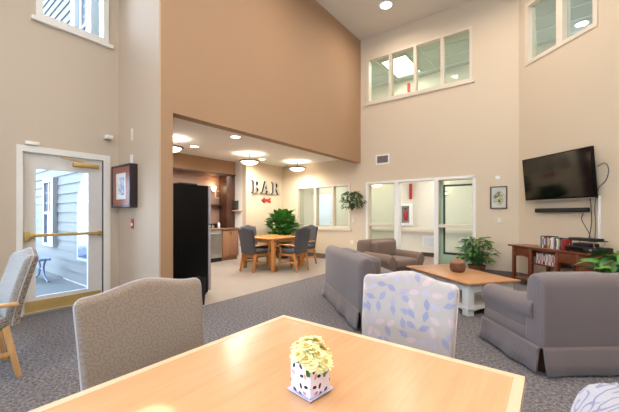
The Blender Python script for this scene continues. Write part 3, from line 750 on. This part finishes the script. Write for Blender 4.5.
t = thing('cable_box_stand', wl(-4.45, -.34, CH+.087), RW, 'black riser shelf with curved feet standing over the audio receiver', 'riser')
MB().box(0, 0, .085, .44, .22, .098).build('shelf', M['blackmat'], t, bevel=.003)
for x in (.03, .41):
    for y in (.02, .2): MB().tube([(x, y, 0), (x-.012, y, .04), (x, y, .085)], .006, 8).build('leg', M['chrome'], t, smooth=True)
t = thing('set_top_box', wl(-4.38, -.32, CH+.087), RW, 'small black set-top box under the riser shelf', 'set-top box')
MB().box(0, 0, 0, .26, .18, .05).build('housing', M['blackmat'], t, bevel=.003)
t = thing('disc_recorder', wl(-4.44, -.33, CH+.1855), RW, 'slim black disc recorder on top of the riser shelf', 'disc player')
MB().box(0, 0, 0, .38, .2, .03).build('housing', M['blackmat'], t, bevel=.003)

# television, tilted forward on its arm
t = thing('television', wl(-4.84, -.05, 1.935), RW, 'large black flat-screen television mounted high on the angled wall', 'television')
tl = Matrix.Translation((0, -.10, 0)) @ Matrix.Rotation(R(5.5), 4, 'X')
w2, h2 = .655, .395
MB().box(-w2, -.02, -h2, w2, .03, h2, tl).build('casing', M['black'], t, bevel=.005)
MB().box(-w2+.018, -.0225, -h2+.035, w2-.018, -.02, h2-.018, tl).build('screen', M['screen'], t)
MB().box(-w2, -.0235, -h2, w2, -.02, -h2+.012, tl).build('lower_bezel', M['steel'], t)
MB().box(-.2, .03, -.15, .2, .08, .2, tl).box(-.12, -.08, -.12, .12, .048, .12).build('wall_bracket', M['blackmat'], t)
t = thing('soundbar', wl(-5.35, -.001, 1.325), RW, 'long slim black soundbar on the wall below the television', 'soundbar')
MB().box(0, -.075, 0, .985, -.012, .075).build('housing', M['blackmat'], t, bevel=.012)
MB().box(.2, -.02, .02, .24, 0, .055).box(.8, -.02, .02, .84, 0, .055).build('bracket', M['blackmat'], t)
M['cable'] = plain('grey_cable', '55504c', .5)
def cable(pts, rad, label, m='cable'):
    P = [Vector(wl(*p)) for p in pts]; out = []
    for i in range(len(P)-1):
        p0, p1, p2, p3 = P[max(i-1, 0)], P[i], P[i+1], P[min(i+2, len(P)-1)]
        for k in range(6):
            u = k/6; out.append(.5*((2*p1)+(p2-p0)*u+(2*p0-5*p1+4*p2-p3)*u*u+(3*p1-p0-3*p2+p3)*u**3))
    out.append(P[-1]); o = MB().tube(out, rad, 7).build('cable', M[m], smooth=True); tag(o, label, 'cable'); return o
cable([(-4.22, -.06, 2.02), (-4.13, -.03, 2.06), (-4.09, -.02, 1.95), (-4.13, -.02, 1.8), (-4.24, -.02, 1.68), (-4.29, -.02, 1.4), (-4.27, -.03, 1.1), (-4.25, -.08, .84)], .006, 'dark cable looping out from the right side of the television')
cable([(-4.33, -.06, 1.6), (-4.34, -.02, 1.3), (-4.33, -.04, 1.1), (-4.33, -.09, .88)], .007, 'straight dark cable hanging from the television to the console')
cable([(-4.47, -.015, 1.316), (-4.50, -.015, 1.2), (-4.38, -.02, 1.0), (-4.30, -.08, .86)], .005, 'thin cable running from the soundbar down to the receiver')
o = MB().box(0, -.02, .72, .028, 0, 1.58).build('cable_raceway', M['white']); o.location = wl(-4.245, 0); o.rotation_euler = (0, 0, RW)
tag(o, 'white vertical cable cover on the wall right of the television', 'cable cover')

# ------------------------------------------------------------------ wall-mounted things
def plate(name, loc, rz, w, h, label, cat, mat='plate', extra=None):
    t = thing(name, loc, rz, label, cat); MB().box(-w/2, -.012, -h/2, w/2, 0, h/2).build('plate', M[mat], t, bevel=.003)
    if extra: extra(t)
    return t
def toggle(t): MB().box(-.012, -.018, -.02, .012, -.012, .02).build('toggle', M['white'], t)
plate('light_switch', (-.859, YB, 1.16), 0, .085, .12, 'ivory switch plate under the fruit picture on the back wall', 'light switch', extra=toggle)
plate('thermostat', (-4.308, YB, 1.115), 0, .10, .13, 'beige thermostat plate below the hanging wall plant', 'thermostat', 'trimbeige', toggle)
plate('outlet', (-4.355, YB, .51), 0, .075, .12, 'ivory outlet low on the wall left of the brown armchair', 'outlet', extra=toggle)
plate('wall_sensor', (-.89, YB, 2.06), 0, .08, .07, 'small white sensor above the fruit picture', 'sensor', 'white')
plate('motion_sensor', (-4.86, YR, 2.09), 0, .07, .14, 'white alarm box directly above the deep framed picture', 'sensor', 'white')
plate('door_chime', (-4.85, YR, 2.45), 0, .05, .17, 'narrow ivory strip high above the deep framed picture', 'sensor')
t = plate('fire_pull_station', (-4.84, YR, 1.156), 0, .075, .14, 'small red fire alarm pull on the brown return wall', 'fire alarm', 'red')
MB().box(-.02, -.022, -.03, .02, -.012, .01).build('pull_handle', M['white'], t)
t = thing('camera_sensor', (XL+.001, YR-.16, 2.44), 0, 'small white motion sensor in the corner right of the glass door', 'sensor'); MB().box(0, -.05, -.03, .09, .05, .03).build('housing', M['white'], t, bevel=.01)
t = thing('door_contact', (XL+.001, 1.12, 2.2), 0, 'small white contact box on top of the door frame', 'sensor'); MB().box(0, -.07, -.02, .03, .07, .025).build('housing', M['white'], t, bevel=.004)
t = thing('air_vent', (-3.456, YB, 2.70), 0, 'white louvred air vent high on the back wall', 'vent')
MB().wall(-.19, .19, -.13, .13, [(-.15, .15, -.09, .09)], lambda u, v, z: (u, -.015+v, z), .015).build('vent_frame', M['white'], t)
m = MB(); [m.box(-.15, -.012, -.085+k*.024, .15, -.003, -.073+k*.024) for k in range(8)]; m.build('louvres', plain('grey_vent', '8d8278', .5), t)
MB().box(-.15, -.003, -.09, .15, -.001, .09).build('duct', M['blackmat'], t)
# framed fruit picture
def fruit():
    n = N('still_life_print'); v = n.coord(); a = n.noise(v, 14, 4, .6); s = n.n('ShaderNodeSeparateXYZ'); n.l(v, s.inputs[0])
    d = n.math('SQRT', n.math('ADD', n.math('POWER', s.outputs[0], 2.), n.math('POWER', n.math('MULTIPLY', s.outputs[2], .7), 2.)))
    k = n.ramp(n.math('ADD', d, n.math('MULTIPLY', a, .12)), [(.12, 'ffffff'), (.17, '000000')])
    col = n.ramp(a, [(.35, '1c1c10'), (.47, '4a4a20'), (.55, 'b09a38'), (.65, 'c8c890')])
    n.l(n.mix(k, n.mix(a, 'c9c2a6', 'a79a86'), col), n.b.inputs['Base Color']); n.b.inputs['Roughness'].default_value = .3; return n.m
t = thing('picture', (-.872, YB, 1.638), 0, 'small fruit still-life picture in a dark frame on the back wall', 'picture')
MB().wall(-.155, .155, -.235, .235, [(-.13, .13, -.21, .21)], lambda u, v, z: (u, -.03+v, z), .03).build('frame', M['darkwood'], t, bevel=.004)
MB().box(-.13, -.012, -.21, .13, -.006, .21).build('print', fruit(), t)
# deep frame on the return wall
t = thing('picture', (-4.985, YR, 1.70), 0, 'deep dark-framed picture with reddish mat on the brown return wall', 'picture')
MB().wall(-.30, .30, -.31, .31, [(-.265, .265, -.275, .275)], lambda u, v, z: (u, -.11+v, z), .11).build('frame', plain('dark_frame', '2d2226', .35), t, bevel=.006)
MB().wall(-.265, .265, -.275, .275, [(-.16, .16, -.19, .19)], lambda u, v, z: (u, -.105+v, z), .03).build('mat', wood('red_mat', '8a4a38', 'a15f49', .4), t)
MB().wall(-.165, .165, -.195, .195, [(-.10, .10, -.13, .13)], lambda u, v, z: (u, -.10+v, z), .03).build('inner_frame', M['white'], t)
def pr():
    n = N('print_with_window_reflection'); v = n.coord((3, 3, 3)); n.l(n.ramp(n.noise(v, 6, 5, .7), [(.35, '7d8fae'), (.5, 'c9d2e6'), (.65, 'f0f2fa')]), n.b.inputs['Base Color']); n.b.inputs['Roughness'].default_value = .12; return n.m  # blue-white reflection of a window painted into the print colour
MB().box(-.13, -.085, -.16, .13, -.08, .16).build('print', pr(), t)

# BAR letters on the far wall x=-6.9, reading along +Y
def letter(ch):
    P = []
    if ch == 'B':
        P = [[(0, 0), (.18, 0), (.18, .04), (.13, .04), (.13, .34), (.18, .34), (.18, .38), (0, .38), (0, .34), (.04, .34), (.04, .04), (0, .04)]]
        def bowl(zc, ro_, ri, wx):
            out = [(.13, zc+ro_)]+[(.15+(wx)*math.sin(a*PI/10), zc+ro_*math.cos(a*PI/10)) for a in range(11)]+[(.13, zc-ro_)]
            inn = [(.13, zc-ri)]+[(.15+(wx-.07)*math.sin(a*PI/10), zc-ri*math.cos(a*PI/10)) for a in range(11)]+[(.13, zc+ri)]
            return out, inn
        for b in (bowl(.285, .095, .06, .12), bowl(.1, .1, .062, .14)): P.append(b)
    if ch == 'A':
        P = [[(.0, 0), (.13, 0), (.13, .04), (.1, .04), (.19, .34), (.15, .38), (.2, .38), (.235, .38), (.21, .30), (.10, .0)],]
        P = [[(0, 0), (.14, 0), (.14, .04), (.105, .04), (.205, .38), (.155, .38), (.04, .04), (0, .04)],
             [(.155, .38), (.235, .38), (.34, .04), (.375, .04), (.375, 0), (.21, 0), (.21, .04), (.245, .04)], [(.10, .1), (.26, .1), (.25, .14), (.11, .14)]]
    if ch == 'R':
        P = [[(0, 0), (.18, 0), (.18, .04), (.13, .04), (.13, .34), (.18, .34), (.18, .38), (0, .38), (0, .34), (.04, .34), (.04, .04), (0, .04)]]
        out = [(.13, .38)]+[(.16+.12*math.sin(a*PI/10), .28+.1*math.cos(a*PI/10)) for a in range(11)]+[(.13, .18)]
        inn = [(.13, .215)]+[(.16+.05*math.sin(a*PI/10), .28-.065*math.cos(a*PI/10)) for a in range(11)]+[(.13, .345)]
        P.append((out, inn)); P.append([(.15, .2), (.24, .2), (.33, .04), (.36, .04), (.36, 0), (.25, 0)])
    return P
M['letterface'] = plain('galvanised_letter', 'b4ada4', .35, .5); M['letteredge'] = plain('dark_letter_return', '2c2724', .4)
for ch, y0, lb, w in (('B', 6.34, 'metal letter B, first of the BAR letters on the far wall', .29), ('A', 6.70, 'metal letter A, middle of the BAR letters on the far wall', .375), ('R', 7.16, 'metal letter R, last of the BAR letters on the far wall', .36)):
    t = thing('wall_letter', (-6.9, y0, 1.90), 0, lb, 'letter', 'BAR letters on the far wall')
    e = MB(); f = MB()
    for P in letter(ch):
        if isinstance(P, tuple):
            o_, i_ = P; i2 = i_[::-1]
            for k in range(len(o_)-1):
                q = [o_[k], o_[k+1], i2[k+1], i2[k]]
                e.prism(q, .001, .06, 'yz'); f.prism(q, .06, .063, 'yz')
        else: e.prism(P, .001, .06, 'yz'); f.prism(P, .06, .063, 'yz')
    e.build('letter_side', M['letteredge'], t)
    for v in f.b.verts: pass
    o = f.build('letter_face', M['letterface'], t)
t = thing('arrow_sign', (-6.9, 6.73, 1.71), 0, 'small red arrow pointing left below the BAR letters', 'arrow')
MB().prism([(0, 0), (.13, .09), (.13, .04), (.3, .04), (.36, .08), (.40, .05), (.36, 0), (.40, -.05), (.36, -.08), (.3, -.04), (.13, -.04), (.13, -.09)], .001, .03, 'yz').build('arrow', M['red'], t)
t = thing('wall_phone', (-7.30, 6.14, 1.54), 0, 'dark wall phone on the pale bar return wall', 'phone')
MB().box(-.15, -.10, -.12, .09, 0, .14).build('housing', plain('charcoal_box', '3a3836', .5), t, bevel=.01)
MB().box(-.05, -.14, -.16, .25, 0, -.135).build('ledge', M['trimbeige'], t)

# ------------------------------------------------------------------ kitchen
t = thing('base_cabinet', (-7.19, 5.55, 0), 0, 'brown wood base cabinet right of the dishwasher', 'cabinet')
MB().box(-.54, 0, .1, -.02, .57, .86).box(-.54, 0, 0, -.07, .57, .1).build('body', M['cabinet'], t)
for k in range(2):
    d = MB().box(-.02, .01+k*.28, .12, 0, .28+k*.28, .85).build('door', M['cabinet'], t, bevel=.004)
    MB().box(0, .24+k*.06, .7, .012, .25+k*.06, .8).build('handle', M['bronze'], d)
t = thing('base_cabinet', (-7.19, 2.36, 0), 0, 'brown wood base cabinet run left of the dishwasher, mostly behind the fridge', 'cabinet')
MB().box(-.54, 0, .1, -.02, 2.57, .86).box(-.54, 0, 0, -.07, 2.57, .1).build('body', M['cabinet'], t)
for k in range(5): MB().box(-.02, .01+k*.512, .12, 0, .50+k*.512, .85).build('door', M['cabinet'], t, bevel=.004)
t = thing('dishwasher', (-7.19, 4.945, 0), 0, 'stainless dishwasher between the wood base cabinets', 'dishwasher')
MB().box(-.54, 0, .0, -.02, .59, .86).build('body', M['blackmat'], t); d = MB().box(-.02, .005, .11, .005, .585, .855).build('door', M['steel'], t, bevel=.004)
MB().tube([(.03, .06, .77), (.03, .53, .77)], .01, 8).build('handle', M['steel'], d, smooth=True)
tag(MB().box(-7.745, 2.33, .865, -7.16, 6.135, .90).build('countertop', M['counter']), 'long brown countertop over the kitchen cabinets', 'countertop')
tag(MB().box(-7.748, 2.33, .902, -7.73, 5.80, 1.02).build('backsplash', M['blackmat']), 'black backsplash strip along the kitchen counter', 'backsplash')
t = thing('niche_trim', (-7.37, 2.33, 0), 0, 'dark walnut frame around the kitchen niche', 'wood frame')
MB().box(-.1, 0, 2.385, .03, 3.80, 2.438).build('header_rail', M['darkwood'], t, bevel=.004)
MB().box(-.32, 3.50, .902, -.0, 3.80, 2.385).build('post', M['darkwood'], t, bevel=.004)
MB().box(-.37, .2, 1.53, -.2, 3.50, 1.57).build('shelf_rail', M['darkwood'], t, bevel=.004)
t = thing('wall_sconce', (-7.75, 5.61, 2.0), 0, 'lit wall sconce in the kitchen niche above the fridge corner', 'wall lamp')
MB().box(0, -.05, -.09, .02, .05, .05).build('backplate', M['bronze'], t); MB().lathe([(.03, -.06), (.055, 0), (.07, .07), (.065, .07), (.02, -.05)], c=(.09, 0, 0), n=20).build('shade', M['bulbw'], t, smooth=True)
t = thing('picture', (-7.75, 5.80, 1.86), 0, 'tiny cream framed picture beside the kitchen sconce', 'picture')
MB().box(0, -.09, -.12, .02, .11, .12).build('frame', M['trimbeige'], t, bevel=.004); MB().box(.02, -.05, -.08, .022, .07, .08).build('print', M['cabinet'], t)
# small jars on the counter
for i, (y, hh, m, nm) in enumerate(((5.42, .13, 'chrome', 'small clear jar on the kitchen counter, nearer the fridge'), (5.62, .17, 'lilac', 'pale bottle on the kitchen counter in front of the walnut post'))):
    o = MB().lathe([(.035, 0), (.04, .01), (.04, hh*.7), (.02, hh*.85), (.02, hh), (0, hh)], n=16).build('jar', M[m], smooth=True); o.location = (-7.45, y, .9005); tag(o, nm, 'jar')
# fridge
t = thing('refrigerator', (-4.42, 2.42, 0), 0, 'tall black refrigerator standing inside the kitchen opening', 'refrigerator')
MB().box(-.72, 0, .03, 0, .71, 1.75).build('body', M['black'], t, bevel=.006)
MB().box(-.70, .03, 0, -.02, .69, .03).build('base', M['blackmat'], t)
M['fsteel'] = plain('fridge_door_grey', 'a8a2aa', .5, .2)
d = MB().box(-.72, .715, .06, 0, .765, 1.12).build('door', M['fsteel'], t, bevel=.008); MB().tube([(-.66, .80, .5), (-.66, .80, 1.05)], .012, 8).build('handle', M['steel'], d, smooth=True)
d = MB().box(-.72, .715, 1.135, 0, .765, 1.75).build('door', M['fsteel'], t, bevel=.008); MB().tube([(-.66, .80, 1.2), (-.66, .80, 1.6)], .012, 8).build('handle', M['steel'], d, smooth=True)
o = MB().box(-.15, -.16, 0, .1, .13, .03).build('tray', M['blackmat'], bevel=.008); o.location = (-4.60, 2.86, 1.7505); tag(o, 'flat black tray lying on top of the refrigerator', 'tray')
t = thing('waste_bin', (-4.02, 2.66, 0.0), 0, 'small black waste bin in front of the refrigerator', 'bin')
M2 = Matrix.Rotation(PI/4, 4, 'Z')
MB().lathe([(.105, 0), (.13, .37), (.135, .385), (.125, .385), (.10, .02), (0, .02)], n=4, M=M2).build('bin_body', M['blackmat'], t, bevel=.005)

# far square table
t = thing('dining_table', (-5.42, 5.67, 0), 0, 'square golden oak dining table in the bar area', 'table'); h = .53
MB().box(-h, -h, .715, h, h, .75).build('tabletop', M['oaktop'], t, bevel=.008)
MB().box(-h+.06, -h+.06, .645, h-.06, -h+.085, .715).box(-h+.06, h-.085, .645, h-.06, h-.06, .715).box(-h+.06, -h+.06, .645, -h+.085, h-.06, .715).box(h-.085, -h+.06, .645, h-.06, h-.06, .715).build('apron', M['oak'], t)
for sx in (-1, 1):
    for sy in (-1, 1): MB().box(sx*(h-.02), sy*(h-.02), 0, sx*(h-.10), sy*(h-.10), .715).build('leg', M['oak'], t, bevel=.008)

# ------------------------------------------------------------------ corridor things
t = thing('extinguisher_cabinet', (-3.67, 9.95, 1.28), 0, 'white cabinet holding a red fire extinguisher in the corridor', 'fire extinguisher cabinet')
MB().wall(-.2, .2, -.34, .34, [(-.13, .13, -.27, .27)], lambda u, v, z: (u, -.1+v, z), .1).build('frame', M['white'], t)
MB().box(-.13, -.012, -.27, .13, -.004, .27).build('back_panel', plain('grey_panel', 'a79f98', .5), t)
e = MB().lathe([(.0, -.2), (.05, -.19), (.055, -.18), (.055, .08), (.03, .13), (.015, .14), (.015, .17), (0, .17)], c=(0, -.065, 0), n=20).build('extinguisher', M['red'], t, smooth=True)
MB().box(-.03, -.09, .15, .04, -.05, .19).build('valve', M['blackmat'], e)
for z, nm in ((2.0, 'tall narrow red sign on the corridor wall above the extinguisher cabinet'), (5.27, 'small narrow red sign on the upper gallery wall seen through the high window')):
    hh = .24 if z < 3 else .13
    o = MB().box(-.035, -.09, -hh, .035, 0, hh).build('red_sign', M['red'], bevel=.004); o.location = (-3.51 if z < 3 else -3.57, 9.95, z); tag(o, nm, 'sign')
hr = thing('handrail', (-5.5, 9.95, .80), 0, 'pale wooden handrail along the corridor wall', 'handrail')
MB().box(-2.2, -.10, -.07, 5.9, -.05, .07).build('rail', M['trimbeige'], hr, bevel=.012)
for k in range(7): MB().box(-2+k*1.25, -.05, -.03, -1.96+k*1.25, 0, .03).build('bracket', M['bronze'], hr)
for k, (x, lb) in enumerate(((-2.95, 'white square return-air grille low on the corridor wall, seen through the open middle bay'), (-1.9, 'white square grille low on the corridor wall behind the right glass sidelight'))):
    t = thing('wall_grille', (x, 9.95, .45), 0, lb, 'grille'); MB().box(-.2, -.02, -.17, .2, 0, .17).build('frame', M['white'], t, bevel=.004)
    m = MB(); [m.box(-.17, -.026, -.14+q*.03, .17, -.02, -.125+q*.03) for q in range(10)]; m.build('louvres', plain('light_grey', 'b8b8b4', .5), t)
for (x, z, lb) in ((-4.6, 2.27, 'round corridor wall lamp seen through the left glass sidelight'), (-2.46, 1.9, 'small corridor wall lamp seen through the right glass sidelight')):
    t = thing('wall_lamp', (x, 9.95, z), 0, lb, 'wall lamp'); k = .19 if z > 2 else .07
    MB().lathe([(0, -k*.5), (k*.6, -k*.42), (k, 0), (k*.9, .01), (0, .01)], c=(0, -k*1.0, 0), n=20).build('shade', M['bulbw'] if k < .1 else M['lamp'], t, smooth=True); MB().box(-.04, -.04, -.05, .04, 0, .05).build('backplate', M['bronze'], t)
t = thing('door_2', (-6.87, 9.95, 0), kind='structure')
MB().box(-.55, -.03, 0, -.45, 0, 2.12).box(.45, -.03, 0, .55, 0, 2.12).box(-.55, -.03, 2.03, .55, 0, 2.12).build('door_frame', M['trimbeige'], t)
MB().box(-.45, -.02, .01, .45, -.0, 2.03).build('door_leaf', plain('pale_blue_door', 'dce4ee', .4), t); MB().box(-.04, -.06, .95, .0, -.02, 1.0).build('door_handle', M['brass'], t).location = (.4, 0, 0)
plate('light_switch', (-5.62, 9.95, 1.42), 0, .16, .15, 'grey switch plate on the corridor wall, upper of two seen through the interior window', 'light switch', 'bronze')
plate('light_switch', (-5.66, 9.95, 1.12), 0, .16, .10, 'pale grey switch plate on the corridor wall, lower of two seen through the interior window', 'light switch', 'steel')
def troffer(x, y, z, sx, sy, lb, grp=None):
    t = thing('ceiling_light', (x, y, z), 0, lb, 'ceiling light', grp); MB().wall(-sx/2-.04, sx/2+.04, -sy/2-.04, sy/2+.04, [(-sx/2, sx/2, -sy/2, sy/2)], lambda u, v, w: (u, w, -.03+v), .03).build('frame', M['white'], t)
    MB().box(-sx/2, -sy/2, -.018, sx/2, sy/2, -.01).build('diffuser', M['tube'], t)
    return t

# ------------------------------------------------------------------ lamps
def light(kind, loc, energy, col=(1, .86, .7), size=.15, rot=(0, 0, 0), spread=None, spot=None, blend=.5, sy=None, name='lamp_light', parent=None):
    d = bpy.data.lights.new(name, kind); d.energy = energy; d.color = col
    if kind == 'AREA':
        d.size = size
        if sy: d.shape = 'RECTANGLE'; d.size_y = sy
        else: d.shape = 'DISK'
        if spread: d.spread = R(spread)
    else: d.shadow_soft_size = size
    if kind == 'SPOT': d.spot_size = R(spot); d.spot_blend = blend
    o = bpy.data.objects.new(name, d); C.objects.link(o); o.location = loc; o.rotation_euler = rot
    if parent: o.parent = parent
    return o
def downlight(x, y, z, e, lb, grp, rr=.09, col=(1, .90, .80), spread=160):
    t = thing('recessed_light', (x, y, z), 0, lb, 'ceiling light', grp)
    MB().lathe([(rr, 0), (rr*1.35, 0), (rr*1.35, -.008), (rr, -.012), (rr, 0)], n=28).build('trim_ring', M['white'], t, smooth=True)
    MB().lathe([(0, -.003), (rr, -.003), (rr, -.006), (0, -.006)], n=28).build('lens', M['lampcan'], t)
    if e: light('AREA', (0, 0, -.02), e, col, rr*2, spread=spread, parent=t)
    return t
G = 31
downlight(-2.933, 6.70, ZC, G*.7, 'round recessed light in the high main ceiling', None, .12)
for x, y in ((-2.6, 4.0), (-.6, 6.3), (-.4, 4.0), (1.7, 4.0), (-2.6, 1.2), (-.4, 1.2), (1.9, 1.2), (-2.6, -1.6), (-.4, -1.6), (1.9, -1.6)):
    downlight(x, y, ZC, G, 'round recessed light in the high ceiling outside the picture', 'high ceiling lights outside the picture', .12)
for i, (x, y, lb) in enumerate(((-6.356, 4.141, 'recessed light in the bar ceiling nearest the kitchen soffit'), (-4.919, 4.105, 'recessed light in the bar ceiling nearest the opening header'), (-6.354, 6.232, 'recessed light in the bar ceiling near the BAR letters'))):
    downlight(x, y, 2.81, 22, lb, None, .085, (1, .95, .88))
for y, lb in ((3.40, 'bowl ceiling lamp in the bar half hidden by the jamb'), (5.50, 'bowl ceiling lamp in the bar, middle of the row'), (7.35, 'bowl ceiling lamp in the bar nearest the interior window')):
    y = y if y < 7 else 7.15
    x = -6.05 if y < 7 else -5.85
    t = thing('bowl_lamp', (x, y, 2.81), 0, lb, 'ceiling lamp')
    MB().lathe([(0, 0), (.07, 0), (.07, -.015), (.012, -.025), (.012, -.18), (0, -.18)], n=20).build('canopy', M['bronze'], t, smooth=True)
    MB().lathe([(0, -.285), (.09, -.277), (.17, -.25), (.22, -.205), (.225, -.185), (.10, -.195), (0, -.19)], n=32).build('bowl', M['lamp'], t, smooth=True)
    MB().lathe([(.225, -.205), (.248, -.20), (.256, -.178), (.24, -.165), (.222, -.175), (.225, -.205)], n=32).build('rim', M['bronze'], t, smooth=True)
    light('AREA', (0, 0, -.15), 3.5, (1, .96, .9), .42, rot=(PI, 0, 0), parent=t)
    light('AREA', (0, 0, -.295), 27, (1, .96, .9), .14, parent=t)
light('POINT', (-7.60, 5.61, 2.08), 3.5, (1, .75, .5), .05)
# corridor ceiling lights (both storeys)
def lit_troffer(x, y, z, e, lb, grp=None, sx=.6, sy=1.2):
    t = troffer(x, y, z, sx, sy, lb, grp); light('AREA', (0, 0, -.035), e, (1, .98, .92), sx, sy=sy, parent=t)
for x in (-6.6, -4.6, -2.6, -.6): lit_troffer(x, 8.95, 2.6, 7.5, 'fluorescent panel in the lower corridor ceiling', 'lower corridor ceiling panels')
lit_troffer(-3.44, 8.95, 5.55, 20, 'large bright fluorescent panel in the upper gallery ceiling', sx=.66)
for x, y in ((-6., 9.), (-.9, 9.), (4.2, 5.2)): lit_troffer(x, y, 5.55, 9, 'fluorescent panel in the upper gallery ceiling, out of sight', 'hidden gallery ceiling panels')
t = thing('added_glare_spot', (-.865, .43, ZC), 0, 'added narrow-beam spotlight that makes the glare patch on the near table', 'ceiling light')
MB().lathe([(0, 0), (.06, 0), (.06, -.03), (.045, -.05), (.04, -.03), (0, -.03)], n=20).build('housing', M['white'], t, smooth=True)
light('SPOT', (0, 0, -.06), 2600, (1, .97, 1),   .02, spot=1.5, blend=1, parent=t)  # added spot, stands in for the soft reflection on the tabletop

# ------------------------------------------------------------------ sky and camera
w = bpy.data.worlds.new('sky'); bpy.context.scene.world = w; w.use_nodes = True; nt = w.node_tree
bg = nt.nodes['Background']; tc = nt.nodes.new('ShaderNodeTexCoord'); sp = nt.nodes.new('ShaderNodeSeparateXYZ'); rp = nt.nodes.new('ShaderNodeValToRGB')
nt.links.new(tc.outputs['Generated'], sp.inputs[0]); nt.links.new(sp.outputs[2], rp.inputs[0]); nt.links.new(rp.outputs[0], bg.inputs[0])
rp.color_ramp.elements[0].color = (.62, .72, 1, 1); rp.color_ramp.elements[1].color = (.42, .57, 1, 1)
bg.inputs[1].default_value = 16.0
cam = bpy.data.cameras.new('camera'); co = bpy.data.objects.new('camera', cam); C.objects.link(co)
co.location = (0, 0, 1.3); co.rotation_euler = (PI/2, 0, R(37.1)); cam.sensor_width = 36; cam.lens = 319.5/619*36; cam.shift_y = (213.8-206)/619; cam.clip_start = .02
bpy.context.scene.camera = co
sc = bpy.context.scene; sc.view_settings.view_transform = 'Standard'; sc.view_settings.look = 'None'; sc.view_settings.gamma = 1; sc.view_settings.exposure = .22
sc.view_settings.use_curve_mapping = False
